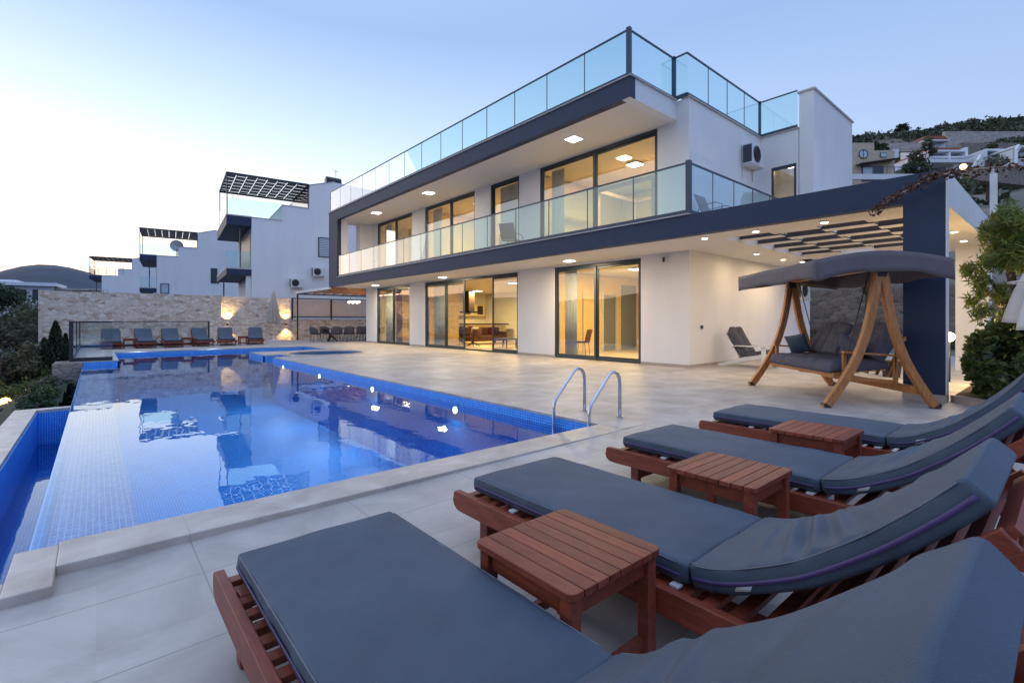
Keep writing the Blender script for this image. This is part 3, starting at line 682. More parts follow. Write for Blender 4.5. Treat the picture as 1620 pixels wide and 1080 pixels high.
# ---- small things on the walls
t = thing('wall_speaker', 'small white box speaker high on the wall right of the bedroom door', 'speaker', (FX-.05, 7.03, 2.72))
b = MB(); b.box(-.05, .05, -.05, .05, 0, .16, .01); b.build('casing', 'ac_white', t); b = MB(); b.box(-.056, -.051, -.035, .035, .02, .14); b.build('grille', 'grille', t)
t = thing('wall_socket', 'small dark outdoor socket on the side wall left of the white chair', 'socket', (12.02, SY-.012, 1.03))
b = MB(); b.box(-.045, .045, -.02, .01, -.045, .045, .005); b.build('casing', 'grille', t); b = MB(); b.box(-.03, .03, -.028, -.021, -.03, .03); b.build('cover', 'black_metal', t)
def ac_unit(loc, rz, label, s=1):
    t = thing('air_conditioner', label, 'air conditioner', loc, rz, 'outdoor air conditioner units')
    b = MB(); b.box(-.42, .42, -.32, -.02, 0, .6, .02); b.build('casing', 'ac_white', t)
    b = MB(); b.tube([(-.12+.23*math.cos(a), -.328, .3+.23*math.sin(a)) for a in [2*math.pi*k/24 for k in range(24)]], .012, 6, closed=True)
    for r_ in (.17, .11, .06): b.tube([(-.12+r_*math.cos(a), -.332, .3+r_*math.sin(a)) for a in [2*math.pi*k/20 for k in range(20)]], .006, 5, closed=True)
    for k in range(8): b.bar((-.12, -.334, .3), (-.12+.22*math.cos(k*math.pi/4), -.334, .3+.22*math.sin(k*math.pi/4)), .008, .008)
    b.build('fan_guard', 'grille', t)
    b = MB(); b.tube([(-.12, -.323, .3), (-.12, -.3215, .3)], .21, 20); b.build('fan', 'black_metal', t)
    b = MB(); b.box(-.428, -.421, -.30, -.05, .05, .55); b.build('side_grille', 'grille', t)
    b = MB()
    for q in (-.33, .33): b.box(q-.02, q+.02, -.36, 0, -.05, 0); b.box(q-.02, q+.02, -.02, 0, -.35, -.05)
    b.build('bracket', 'ac_white', t)
    return t
ac_unit((14.75, SY-.01, 5.75), 0, 'air conditioner unit high on the villa side wall below the roof glass')
t = ac_unit((18.6, SY-.01, 1.95), 0, 'air conditioner unit low on the villa side wall behind the swing seat')
# balcony furniture
def rattan_chair(loc, rz, label, group):
    t = thing('balcony_chair', label, 'chair', loc, rz, group)
    b = MB(); b.grid(lambda u, v: Vector((lerp(-.26, .26, u), lerp(-.25, .25, v), .42+.02*math.cos(v*3))), 4, 5); b.build('seat', 'canopy', t, solid=.02)
    b = MB(); b.grid(lambda u, v: Vector((lerp(-.26, .26, u), .25+.2*v, .42+.5*v)), 4, 5); b.build('backrest', 'canopy', t, solid=.02)
    for q in (-.28, .28):
        b = MB(); b.tube([(q, -.28, 0), (q, -.27, .55), (q, -.1, .62), (q, .3, .6), (q, .34, .4), (q, .25, 0)], .013, 6); b.build('arm_frame', 'black_metal', t)
    return t
rattan_chair((10.4, 12.1, 3.41), R(115), 'dark mesh chair on the balcony in front of the narrow upper door', 'balcony chairs')
rattan_chair((11.5, 4.5+1.2, 3.41), R(0), 'dark mesh chair behind the corner of the balcony glass', 'balcony chairs')
t = thing('patio_sofa', 'grey covered sofa behind the balcony side glass', 'sofa', (13.6, 5.75, 3.41))
b = MB(); b.box(-.7, .7, -.35, .3, .05, .42, .06); b.build('seat', 'canopy', t); b = MB(); b.box(-.7, .7, .12, .34, .42, .85, .06); b.build('backrest', 'canopy', t)

# ================================================================== POOL THINGS
for i, (x, y, rz, w) in enumerate(((4.395, 15.9, 0, 'farthest lamp on the long right wall of the pool'), (4.395, 12.72, 0, 'second farthest lamp on the long right wall of the pool'), (4.395, 9.56, 0, 'third lamp on the long right wall of the pool'), (4.395, 6.49, 0, 'nearest lamp on the long right wall of the pool'),
                               (1.25, 23.575, 90, 'left lamp on the far wall of the pool'), (3.7, 23.575, 90, 'right lamp on the far wall of the pool'))):
    t = thing('pool_light', 'lit white underwater %s' % w, 'pool light', (x, y, -.235), R(-rz), 'underwater pool lights')
    b = MB(); b.tube([(0, 0, 0), (-.02, 0, 0)], .085, 20); b.build('rim', 'steel', t); b = MB(); b.tube([(-.021, 0, 0), (-.03, 0, 0)], .052, 20); b.build('lens', 'pool_lamp', t); lamp('light', (-.04, 0, -.01), 16, (.72, .88, 1), size=.13, rot=(0, R(70), 0), parent=t)
t = thing('pool_ladder', 'stainless steel pool ladder with two curved handrails at the near corner', 'pool ladder', (4.4, 3.9, 0))
for y in (-.22, .35):
    pts = [(.53, y, 0), (.53, y, .42)]+[(.53-.13*(1-math.cos(a)), y, .42+.155*math.sin(a)) for a in (.5, .9, 1.3, 1.7)]
    c0 = Vector((.53-.20, y, .555)); pts += [c0, Vector((.0, y, .24)), Vector((-.045, y, .17)), Vector((-.055, y, .08)), Vector((-.055, y, -.9))]
    b = MB(); b.tube(pts, .0215, 14); b.build('handrail', 'steel', t)
    b = MB(); b.disc((.53, y, .001), .045, .012, 20); b.build('foot_plate', 'steel', t)
for z in (-.35, -.62, -.88):
    b = MB(); b.box(-.10, -.02, -.2, .33, z, z+.03, .005); b.build('step', 'steel', t)
# glass fence at the far left corner
t = thing('glass_fence', 'dark framed glass fence round the far left corner of the pool terrace', 'fence', (-.55, 19.05, 0))
def gl(b0, b1, nm='glass_pane'):
    p = MB(); (x0, y0), (x1, y1) = b0, b1; p.bar((x0, y0, .62), (x1, y1, .62), .012, 1.02); p.build(nm, 'glass', t)
    p = MB(); p.bar((x0, y0, 1.15), (x1, y1, 1.15), .04, .035); p.build('top_rail', 'black_metal', t)
    p = MB(); p.bar((x0, y0, .055), (x1, y1, .055), .06, .11); p.build('base_rail', 'black_metal', t)
gl((0, 0), (.93, 0)); gl((0, .03), (0, 4.9)); gl((0, 4.9), (0, 9.4)); gl((0, 9.4), (2.4, 9.45)); gl((2.4, 9.45), (4.85, 9.5))
for x, y, w in ((0, 0, .10), (0, 4.9, .05), (0, 9.4, .06), (4.87, 9.5, .07)):
    p = MB(); p.box(x-w/2, x+w/2, y-w/2, y+w/2, .001, 1.18); p.build('post', 'black_metal', t)

# ================================================================== LOUNGERS AND TABLES
def smoothpath(pts, n):
    """Catmull-Rom through (y, z) points, n samples evenly spread"""
    P = [Vector((0, *p)) for p in pts]; P = [P[0]*2-P[1]]+P+[P[-1]*2-P[-2]]; out = []
    for i in range(1, len(P)-2):
        for k in range(12):
            t = k/12; a, b, c, d = P[i-1:i+3]
            out.append(.5*((2*b)+(c-a)*t+(2*a-5*b+4*c-d)*t*t+(3*b-a-3*c+d)*t**3))
    out.append(P[-2]); L = [0]
    for a, b in zip(out, out[1:]): L.append(L[-1]+(b-a).length)
    res = []; j = 0
    for k in range(n):
        s = L[-1]*k/(n-1)
        while j < len(L)-2 and L[j+1] < s: j += 1
        f = (s-L[j])/max(1e-9, L[j+1]-L[j]); res.append(out[j].lerp(out[j+1], min(1, f)))
    return res, L[-1]
def pad(name, m, path, w, t, parent, wr=(), seed=0, n=110, puff=.010):
    C, L = smoothpath(path, n); b = MB(); rings = []; rnd = random.Random(seed); ph = [rnd.uniform(0, 6) for _ in range(8)]
    r = .020; cr = .012; sec = []          # (x, h, is_top) round the section, metres
    for q in range(25): sec.append((lerp(w/2-cr, -w/2+cr, q/24), t/2, 1))
    for sx_, a0 in ((-1, 90), ):
        for q in (22, 45, 68): sec.append((-w/2+cr-cr*math.sin(R(q)), t/2-cr+cr*math.cos(R(q)), .4))
    sec += [(-w/2, t/2-cr, 0), (-w/2-.003, 0, 0), (-w/2, -t/2+cr, 0), (-w/2+cr, -t/2, 0), (0, -t/2, 0), (w/2-cr, -t/2, 0), (w/2, -t/2+cr, 0), (w/2+.003, 0, 0), (w/2, t/2-cr, 0)]
    for q in (68, 45, 22): sec.append((w/2-cr+cr*math.sin(R(q)), t/2-cr+cr*math.cos(R(q)), .4))
    nr = len(sec)
    for i, c in enumerate(C):
        d = (C[min(i+1, n-1)]-C[max(i-1, 0)]).normalized(); nn = Vector((0, -d.z, d.y));
        if nn.z < 0: nn = -nn
        s = L*i/(n-1); e = min(s, L-s)/r; k = 1 if e >= 1 else 1-(1-math.sqrt(max(0, 1-(1-e)**2)))*.22
        ring = []
        for x, h, top in sec:
            h *= k; px_ = x/(w/2); x *= 1-(1-k)*.10
            if top:
                pu = puff*max(0, 1-px_**4)*min(1, e/5)
                for (s0, sl, am, wd, xc) in wr:
                    pu += am*math.exp(-((s-s0-sl*x)/wd)**2)*math.exp(-((x-xc)/(w*.40))**2)
                pu += (.0028*math.sin(s*9+ph[0]+x*5)*math.sin(x*13+ph[1])+.0012*math.sin(s*31+ph[2])*math.sin(x*27+s*11+ph[3]))
                h += pu*top
            edge = .0022*math.sin(s*19+ph[4])+.0012*math.sin(s*47+ph[5])
            ring.append(b.bm.verts.new(c+nn*h+Vector((x+edge, 0, 0))))
        rings.append(ring)
    for A, B_ in zip(rings, rings[1:]):
        for q in range(nr):
            f = b.bm.faces.new((A[q], A[(q+1) % nr], B_[(q+1) % nr], B_[q])); f.smooth = True
    for A in (rings[0][::-1], rings[-1]): b.bm.faces.new(A).smooth = False
    o = b.build(name, m, parent)
    for sx_ in (-1, 1):
        z = MB()
        def f(u, v):
            i = min(n-3, max(2, round(2+u*(n-5)))); c = C[i]; d = (C[i+1]-C[i-1]).normalized(); nn = Vector((0, -d.z, d.y)); nn = nn if nn.z > 0 else -nn
            return c+nn*((v-.5)*.014-.004)+Vector((sx_*(w/2+.0072), 0, 0))
        z.grid(f, 46, 2); z.build('zip', 'zip', o, solid=.002)
        p = MB(); pts = []
        for i in range(3, n-3, 3):
            c = C[i]; d = (C[i+1]-C[i-1]).normalized(); nn = Vector((0, -d.z, d.y)); nn = nn if nn.z > 0 else -nn
            pts.append(c+nn*(t/2-.004)+Vector((sx_*(w/2-.001), 0, 0)))
        p.tube(pts, .0026, 5); p.build('piping', 'piping', o)
    return o
def make_lounger(seed, wr, w=.64, back=None, name='sun_lounger'):
    t = thing(name, None, 'sun lounger')
    hw = w/2+.045
    for q in (-1, 1):      # side rails with a rounded foot end
        x0, x1 = q*hw-.018, q*hw+.018
        prof = [(-1.10, .175), (1.07, .165)]+[(1.115+.065*math.sin(a), .215-.05*math.cos(a)) for a in (0, .5, 1.0, 1.57)]+[(1.17, .262), (1.155, .270), (-1.10, .270)]
        b = MB(); b.prism(prof, x0, x1, 'x'); b.build('side_rail', 'mahogany', t, bevel=.004)
    b = MB(); y = 1.10
    while y > -.52: b.box(-hw+.019, hw-.019, y-.048, y, .236, .260, .003); y -= .092
    b.build('seat_slats', 'mahogany', t)
    for q in (-1, 1):
        for y in (.95, -.92):
            b = MB(); b.box(q*(hw-.045)-.02, q*(hw-.045)+.02, y-.032, y+.032, 0, .262, .004); b.build('leg', 'mahogany', t)
    b = MB()
    for y in (.95, -.92): b.box(-hw+.066, hw-.066, y-.015, y+.015, .07, .12, .003)
    b.bar((0, .935, .085), (0, -.905, .085), .04, .028); b.box(-hw+.02, hw-.02, 1.11, 1.132, .185, .235, .003)
    b.build('stretcher', 'mahogany', t)
    bf = [(-.46, .205), (-1.02, .725)]
    for q in (-1, 1):
        b = MB()
        for a, c in zip(bf, bf[1:]): b.bar((q*(hw-.032), a[0], a[1]), (q*(hw-.032), c[0]-.008, c[1]+.005+(.05 if back else 0)), .026, .055)
        b.build('back_rail', 'mahogany', t, bevel=.003)
    b = MB(); C, L = smoothpath(bf, 10)
    for i, c in enumerate(C[1:]):
        d = (C[i+1]-C[i]).normalized(); b.bar((-hw+.05, c.y, c.z+.004), (hw-.05, c.y, c.z+.004), .05, .02, up=(0, -d.z, d.y))
    b.build('back_slats', 'mahogany', t)
    b = MB()
    for q in (-1, 1): b.bar((q*(hw-.075), -.80, .55), (q*(hw-.075), -1.04, .26), .022, .045); b.bar((q*(hw-.075), -.70, .44), (q*(hw-.075), -.70, .26), .022, .035)
    b.bar((-hw+.07, -1.03, .28), (hw-.07, -1.03, .28), .03, .04); b.bar((-hw+.06, -.72, .40), (hw-.06, -.72, .40), .03, .04)
    b.build('back_prop', 'mahogany', t)
    T = .078
    pad('mattress', 'cushion', [(1.07, .318), (.5, .318), (0, .318), (-.222, .316)], w, T, t, wr=(), seed=seed, n=110)
    path = back or [(-.232, .322), (-.33, .343), (-.43, .383), (-.58, .463), (-.695, .548), (-.80, .638), (-.905, .743), (-.975, .823)]
    o = pad('back_cushion', 'cushion', path, w, T*1.08, t, wr=wr, seed=seed+5, n=130)
    for q in (-1, 1):      # strap round the cushion, and a care label
        b = MB(); b.grid(lambda u, v: Vector((q*(w/2+.011+.012*v), -.66-.035+.07*u-.03*v, .475-.045-.05*u-.075*v)), 3, 4); b.build('strap', 'canopy', o, solid=.003)
        b = MB(); b.grid(lambda u, v: Vector((q*(w/2+.004), -.40-.05*u+.008*v, .366+.020*u-.028*v)), 2, 2); b.build('care_tag', 'label_white', o, solid=.0015)
        for y in (() if seed == 0 and q < 0 else (.72, .46, -.18)): b = MB(); b.box(q*(w/2-.01), q*(w/2+.022), y-.018, y+.018, .268, .276); b.build('tie', 'label_white', t)
    for q in (-.9, -.3, .3, .9): b = MB(); b.tube([(q*w/2, -.212, .345), (q*w/2, -.23, .352), (q*w/2, -.246, .345)], .008, 6); b.build('cord', 'black_metal', t)
    return t
WR = [[(.22, .15, .009, .018, .05), (.33, -.25, .016, .022, 0), (.385, -.3, -.012, .018, 0), (.45, -.3, .016, .022, .03), (.60, .2, -.009, .02, -.1), (.72, .3, .008, .03, .1)],
      [(.17, -.22, .012, .016, -.05), (.27, -.30, .021, .018, -.03), (.31, -.33, -.014, .014, -.05), (.355, -.36, .022, .017, -.02), (.40, -.4, -.014, .015, 0), (.45, -.4, .018, .018, .02), (.53, -.5, .013, .02, .08), (.66, .1, .008, .03, .1)],
      [(.18, .2, .008, .015, 0), (.29, .15, .015, .017, .05), (.335, .12, -.010, .014, 0), (.39, .1, .015, .017, 0), (.48, -.1, .011, .019, .1)],
      [(.24, .1, .010, .017, 0), (.36, -.15, .014, .019, .05), (.42, -.1, -.010, .016, 0), (.50, 0, .012, .02, 0)]]
near = [(.725, .635, 'nearest sun lounger, cropped by the bottom edge, navy cushion on red wood'),
        (1.92, .645, 'second nearest sun lounger, navy cushion with deep creases, between two side tables'),
        (3.30, .67, 'third nearest sun lounger with navy cushion and a purple zip running up its back'),
        (4.685, .67, 'farthest of the four front sun loungers, nearest the swing seat')]
for i, (x, w, lab) in enumerate(near):
    t = make_lounger(i*11, WR[i], w, back=[(-.232, .325), (-.33, .372), (-.43, .448), (-.53, .528), (-.66, .622), (-.78, .728), (-.87, .812), (-.945, .882)] if i == 0 else [(-.232, .322), (-.33, .335), (-.43, .372), (-.58, .458), (-.695, .548), (-.80, .648), (-.90, .765), (-.975, .875)] if i == 3 else None); t.location = (x, 1.12 if i else 1.01, ntop(x, 0)); t['label'] = lab; t['group'] = 'sun loungers in the front row'
proto = make_lounger(91, WR[3], .62)
farl = [(.50, 27.35, 180, 'leftmost lounger in the row by the stone wall, behind the glass fence'), (1.66, 27.2, 181, 'second lounger from the left in the row by the stone wall'), (2.63, 27.1, 179, 'third lounger from the left in the row by the stone wall'),
        (3.85, 27.3, 180, 'fourth lounger from the left in the row by the stone wall'), (4.88, 27.3, 174, 'fifth lounger in the row by the stone wall, in front of the left wall lamp'), (6.25, 27.6, 168, 'rightmost lounger in the row by the stone wall, next to the parasol')]
for i, (x, y, rz, lab) in enumerate(farl):
    o = proto if i == 0 else copy_tree(proto)
    o.location = (x, y, 0); o.rotation_euler = (0, 0, R(rz)); o['label'] = lab; o['group'] = 'sun loungers in the far row'
def make_table(loc, rz, label, group, w=.48, h=.425):
    t = thing('side_table', label, 'side table', loc, rz, group); n = 8; sw = w/n; hw = w/2
    b = MB()
    for k in range(n):
        x0 = -hw+k*sw+.0018; x1 = -hw+(k+1)*sw-.0018; c = .022
        if k == 0: p = [(x0+c, -hw), (x1, -hw), (x1, hw), (x0+c, hw), (x0+.006, hw-.008), (x0, hw-c), (x0, -hw+c), (x0+.006, -hw+.008)]
        elif k == n-1: p = [(x0, -hw), (x1-c, -hw), (x1-.006, -hw+.008), (x1, -hw+c), (x1, hw-c), (x1-.006, hw-.008), (x1-c, hw), (x0, hw)]
        else: p = [(x0, -hw), (x1, -hw), (x1, hw), (x0, hw)]
        b.prism(p, h-.024, h)
    b.build('tabletop', 'mahogany', t, bevel=.0022)
    b = MB(); a = hw-.045
    for q in (-1, 1): b.box(-a, a, q*a-.011, q*a+.011, h-.095, h-.0245); b.box(q*a-.011, q*a+.011, -a+.012, a-.012, h-.095, h-.0245)
    b.build('apron', 'mahogany', t)
    for q in (-1, 1):
        for r_ in (-1, 1): b = MB(); b.box(q*(a+.006)-.024, q*(a+.006)+.024, r_*(a+.006)-.024, r_*(a+.006)+.024, 0, h-.025, .004); b.build('leg', 'mahogany', t)
    b = MB()
    for q in (-1, 1): b.box(-a+.03, a-.03, q*a-.012, q*a+.012, .075, .115)
    b.box(-.016, .016, -a+.013, a-.013, .08, .11); b.build('stretcher', 'mahogany', t)
    return t
make_table((1.295, 1.20, ntop(1.3, 0)), 0, 'nearest red wooden side table, between the two nearest loungers', 'side tables of the front row')
make_table((2.60, 1.22, ntop(2.6, 0)), R(90), 'middle red wooden side table, between the second and third nearest loungers', 'side tables of the front row')
make_table((3.95, 1.22, ntop(3.9, 0)), R(90), 'farthest red wooden side table of the front row, beside the farthest front lounger', 'side tables of the front row')
make_table((1.12, 26.75, 0), 0, 'small wooden table by the stone wall between the first and second loungers', 'side tables of the far row', w=.5)
make_table((3.22, 26.75, 0), 0, 'small wooden table by the stone wall between the third and fourth loungers', 'side tables of the far row', w=.5)
make_table((5.56, 27.0, 0), 0, 'small wooden table by the stone wall between the fifth and rightmost loungers', 'side tables of the far row', w=.42)

# ================================================================== SWING SEAT, local x along the bench, +y to the front
sw = thing('garden_swing', 'wooden garden swing seat with curved legs, grey cushions and a dark canopy', 'garden swing', (8.975, 2.575, 0), math.atan2(.724, .690))
LEG = [(.03, 1.92), (.06, 1.7), (.115, 1.35), (.20, 1.0), (.33, .65), (.51, .33), (.735, .0)]
for q in (-1, 1):
    for r_ in (1, -1):
        C, L = smoothpath([(r_*y, z) for y, z in LEG], 16); b = MB(); rr = []
        for i, c in enumerate(C):
            d = (C[min(i+1, 15)]-C[max(i-1, 0)]).normalized(); nn = Vector((0, d.z, -d.y)); h = .052 if i < 14 else .056
            if i == 15: nn = Vector((0, 1, 0))*math.copysign(1, nn.y)
            xx = q*1.155+.0*r_
            rr.append([b.bm.verts.new(c+nn*s1*h+Vector((xx+s2*.04, 0, 0))) for s1, s2 in ((-1, -1), (1, -1), (1, 1), (-1, 1))])
        for A, B_ in zip(rr, rr[1:]):
            for k in range(4): b.bm.faces.new((A[k], A[(k+1) % 4], B_[(k+1) % 4], B_[k]))
        b.bm.faces.new(rr[0]); b.bm.faces.new(rr[-1][::-1]); b.build('leg', 'oak', sw, bevel=.008)
        b = MB(); b.bar((q*1.155, r_*.735, .0), (q*1.155, r_*.71, .035), .092, .125); b.build('foot_shoe', 'dark_wood', sw)
    b = MB(); b.box(q*1.155-.05, q*1.155+.05, -.06, .06, 1.80, 1.95, .01); b.build('bracket', 'black_metal', sw)
b = MB(); b.box(-1.15, 1.15, -.045, .045, 1.90, 1.99, .01); b.build('top_beam', 'oak', sw)
b = MB(); b.box(-1.11, 1.11, -.57, -.51, .18, .29, .006); b.build('stretcher', 'oak', sw)
def can(u, v):
    x = lerp(-1.27, 1.27, u); y = lerp(.92, -.86, v); s = abs(y)/.92
    z = 2.150-.130*s**1.8+.006*math.sin(u*math.pi*4)-.006*math.sin(u*math.pi*2+1)*(1-s)
    return Vector((x, y, z))
b = MB(); b.grid(can, 25, 21)
# valance all round, wavy lower edge
per = [(u, 0) for u in np.linspace(0, 1, 25)]+[(1, v) for v in np.linspace(0, 1, 21)[1:]]+[(u, 1) for u in np.linspace(1, 0, 25)[1:]]+[(0, v) for v in np.linspace(1, 0, 21)[1:]]
def val(u, v):
    k = round(u*(len(per)-1)); p = can(*per[k]); e = p.copy(); o_ = Vector((p.x/1.27, p.y/.92, 0))
    side = per[k][0] in (0, 1)
    dz = .245+.014*math.cos(u*math.pi*2*9)+(.03 if side else 0)
    return p+Vector((0, 0, -dz*v))+Vector((math.copysign(.02, p.x)*v if side else 0, math.copysign(.03, p.y)*v if not side else 0, 0))+o_*.012*math.sin(u*60)*v
b.grid(val, len(per), 5); b.build('canopy', 'canopy', sw, solid=.006)
b = MB()
for x in (-1.24, 1.24): b.tube([(x, .9, 2.0), (x, .5, 2.08), (x, 0, 2.11), (x, -.5, 2.08), (x, -.9, 2.0)], .014, 6)
for y in (-.9, .9): b.tube([(-1.24, y, 2.0), (1.24, y, 2.0)], .014, 6)
b.build('canopy_frame', 'black_metal', sw)
b = MB()
for k in range(6): b.bar((-.92, .42-k*.125, .44+.012*k), (.92, .42-k*.125, .44+.012*k), .07, .022)
for x in (-.9, 0, .9): b.bar((x, .47, .40), (x, -.34, .33), .04, .05)
b.bar((-.94, .48, .425), (.94, .48, .425), .035, .06); b.build('seat_frame', 'oak', sw)
b = MB()
for x in np.linspace(-.85, .85, 9): b.bar((x, -.30, .40), (x, -.52, .95), .05, .02)
b.bar((-.9, -.51, .94), (.9, -.51, .94), .04, .06); b.build('back_frame', 'oak', sw)
for q in (-1, 1):
    b = MB(); b.bar((q*.98, .40, .755), (q*.98, -.44, .70), .07, .028, bev=.006); b.bar((q*.96, .36, .74), (q*.96, .36, .42), .035, .05); b.bar((q*.96, -.34, .72), (q*.96, -.34, .32), .035, .05)
    b.build('armrest', 'oak', sw)
    b = MB()
    for y in (.33, -.33): b.tube([(q*1.0, y*.15, 1.88), (q*.985, y, .74), (q*.97, y, .45)], .008, 6)
    b.build('hanger', 'black_metal', sw)
def tufted(b, f, cols, nu, nv, t, depth=.035, sides=True):
    """soft pad over f(u,v)->(point,normal); seams at the column edges"""
    def top(u, v):
        p, n = f(u, v); c = (u*cols) % 1; e = min(1, min(u, 1-u)*nu/2.2, min(v, 1-v)*nv/2.2)
        e = math.sqrt(max(0, 1-(1-e)**2))
        h = t*(.35+.65*e)-depth*math.exp(-(min(c, 1-c)/.06)**2)*(0 if min(u, 1-u) < .02 else 1)
        for vv in (.33, .68): h -= depth*.9*math.exp(-(((c-.5)/.13)**2+((v-vv)/.07)**2))
        h += .006*math.sin(u*41+v*9)*math.sin(v*23)
        return p+n*h
    A = b.grid(top, nu, nv); Bv = b.grid(lambda u, v: f(u, v)[0]-f(u, v)[1]*(.0 if min(u, 1-u, v, 1-v) <= 0 else .01), nu, nv)
    for i in range(nu-1):
        for j in (0, nv-1): b.bm.faces.new((A[i][j], A[i+1][j], Bv[i+1][j], Bv[i][j])).smooth = True
    for j in range(nv-1):
        for i in (0, nu-1): b.bm.faces.new((A[i][j], A[i][j+1], Bv[i][j+1], Bv[i][j])).smooth = True
b = MB(); tufted(b, lambda u, v: (Vector((lerp(-.90, .90, u), lerp(.52, -.30, v), .475+.02*v-.03*math.exp(-(v/.07)**2))), Vector((0, 0, 1))), 4, 62, 30, .145, .02); b.build('seat_cushion', 'tuft', sw)
for q in (-1, 1):
    b = MB(); tufted(b, lambda u, v: (Vector((q*.45+lerp(-.44, .44, u), lerp(-.22, -.50, v), lerp(.60, 1.14-.10*(2*u-1)**4, v))), Vector((0, .90, .43))), 2, 40, 30, .15, .03); b.build('back_cushion', 'tuft', sw)
b = MB(); b.grid(lambda u, v: Vector((-.93+.012*math.sin(v*9), .49+.01*math.sin(v*7), .43-.32*v))+Vector((.02*u, 0, 0)), 2, 10); b.build('strap', 'canopy', sw, solid=.003)
def pillow(name, loc, rot, size, m, label, cat='cushion', group=None):
    b = MB()
    for s_ in (1, -1):
        b.grid(lambda u, v: Vector((lerp(-1, 1, u)*size/2*(1-.06*(1-(2*v-1)**2)), s_*.075*max(0, (1-(2*u-1)**2)*(1-(2*v-1)**2))**.45, lerp(-1, 1, v)*size/2*(1-.06*(1-(2*u-1)**2)))), 16, 16)
    bmesh.ops.remove_doubles(b.bm, verts=b.bm.verts, dist=.0005)
    o = b.build(name, m, None, loc); o.rotation_euler = rot
    return tag(o, label, cat, group)
def swp(x, y, z): return sw.matrix_basis @ Vector((x, y, z))
pillow('throw_pillow', swp(.72, .12, .79), (R(-22), R(12), sw.rotation_euler.z+R(35)), .36, 'cushion', 'dark blue pillow at the left end of the swing seat', group='pillows on the swing seat')
pillow('throw_pillow', swp(-.58, .05, .80), (R(-35), R(28), sw.rotation_euler.z-R(25)), .40, 'tuft', 'grey pillow at the right end of the swing seat behind the leg', group='pillows on the swing seat')

# white garden chairs
def adirondack(loc, rz, label):
    t = thing('garden_chair', label, 'garden chair', loc, rz, None)      # faces +y, centre of seat front at origin
    for q in (-1, 1):
        b = MB(); b.box(q*.36-.02, q*.36+.02, .0, .10, 0, .53, .004); b.build('front_leg', 'white_paint', t)
        b = MB(); b.prism([(.1, .26), (.1, .36), (-.45, .26), (-1.12, .05), (-1.14, 0), (-1.0, 0), (-.4, .17)], q*.32-.015, q*.32+.015, 'x'); b.build('rear_leg', 'white_paint', t)
        b = MB(); b.box(q*.37-.06, q*.37+.06, -.72, .16, .532, .555, .008); b.build('armrest', 'white_paint', t)
    b = MB()
    for k in range(7): b.bar((-.34, .07-k*.095, .355-.022*k), (.34, .07-k*.095, .355-.022*k), .075, .02)
    b.build('seat_slats', 'white_paint', t)
    b = MB()
    for k in range(5):
        x = -.27+k*.135; b.bar((x, -.56, .22), (x*1.1, -.93, .97-.035*abs(k-2)), .12, .02, up=(0, 1, .4))
    b.bar((-.38, -.74, .56), (.38, -.74, .56), .03, .06); b.build('back_slats', 'white_paint', t)
    b = MB(); tufted(b, lambda u, v: (Vector((lerp(-.33, .33, u), lerp(.12, -.55, v), lerp(.37, .23, v))), Vector((0, .2, .98))), 2, 34, 26, .11, .03); b.build('seat_cushion', 'tuft', t)
    b = MB(); tufted(b, lambda u, v: (Vector((lerp(-.34, .34, u), lerp(-.50, -.88, v), lerp(.30, 1.02-.16*abs(math.sin(u*2*math.pi+math.pi/2))**3*1, v))), Vector((0, .89, .45))), 2, 34, 26, .12, .035); b.build('back_cushion', 'tuft', t)
    return t
adirondack((12.98, 5.10, 0), R(180), 'white slatted garden chair with tufted black cushions by the villa side wall')
b = thing('fire_bowl', 'small dark round planter standing under the terrace roof behind the swing', 'planter', (12.9, 2.55, 0))
q = MB(); q.disc((0, 0, 0), .15, .34, 20, .19); q.build('pot', 'black_metal', b); q = MB(); q.disc((0, 0, .341), .17, .01, 20); q.build('soil', 'soil', b)

# ================================================================== FAR END OF THE TERRACE
b = MB()
def wallpts(a, c, th):   # a, c: 2-D ends, thick to the far side
    d = Vector((c[0]-a[0], c[1]-a[1])).normalized(); n = Vector((-d.y, d.x))*th
    return [a, c, (c[0]+n.x, c[1]+n.y), (a[0]+n.x, a[1]+n.y)]
b.prism(wallpts((-2.05, 31.55), (5.45, 31.95), .45), -4, 2.62)
b.prism(wallpts((5.45, 32.15), (9.3, 32.3), .45), -4, 2.60)
tag(b.build('stone_wall', 'stone'), 'high rubble stone wall behind the far loungers with two lit lamps', 'wall')
b = MB(); b.prism(wallpts((9.3, 32.2), (21, 32.4), .45), -4, 1.26)
tag(b.build('stone_wall', 'stone'), 'low rubble stone wall behind the outdoor dining table', 'wall')
t = thing('screen_panel', 'pale panels in a black frame on top of the low stone wall', 'screen', (9.3, 32.0, 1.26))
b = MB(); b.box(.1, 5.4, .10, .14, .22, 1.25); b.build('panel', 'panel_pink', t)
b = MB(); b.box(5.44, 10.5, .10, .14, .22, 1.25); b.build('panel', 'panel_pink', t)
b = MB()
for x in (0, 2.45, 7.9): b.box(x, x+.09, .02, .09, .0, 1.36)
for z in (0.14, 1.30): b.box(0, 10.5, .03, .085, z, z+.07)
b.build('frame', 'black_metal', t)
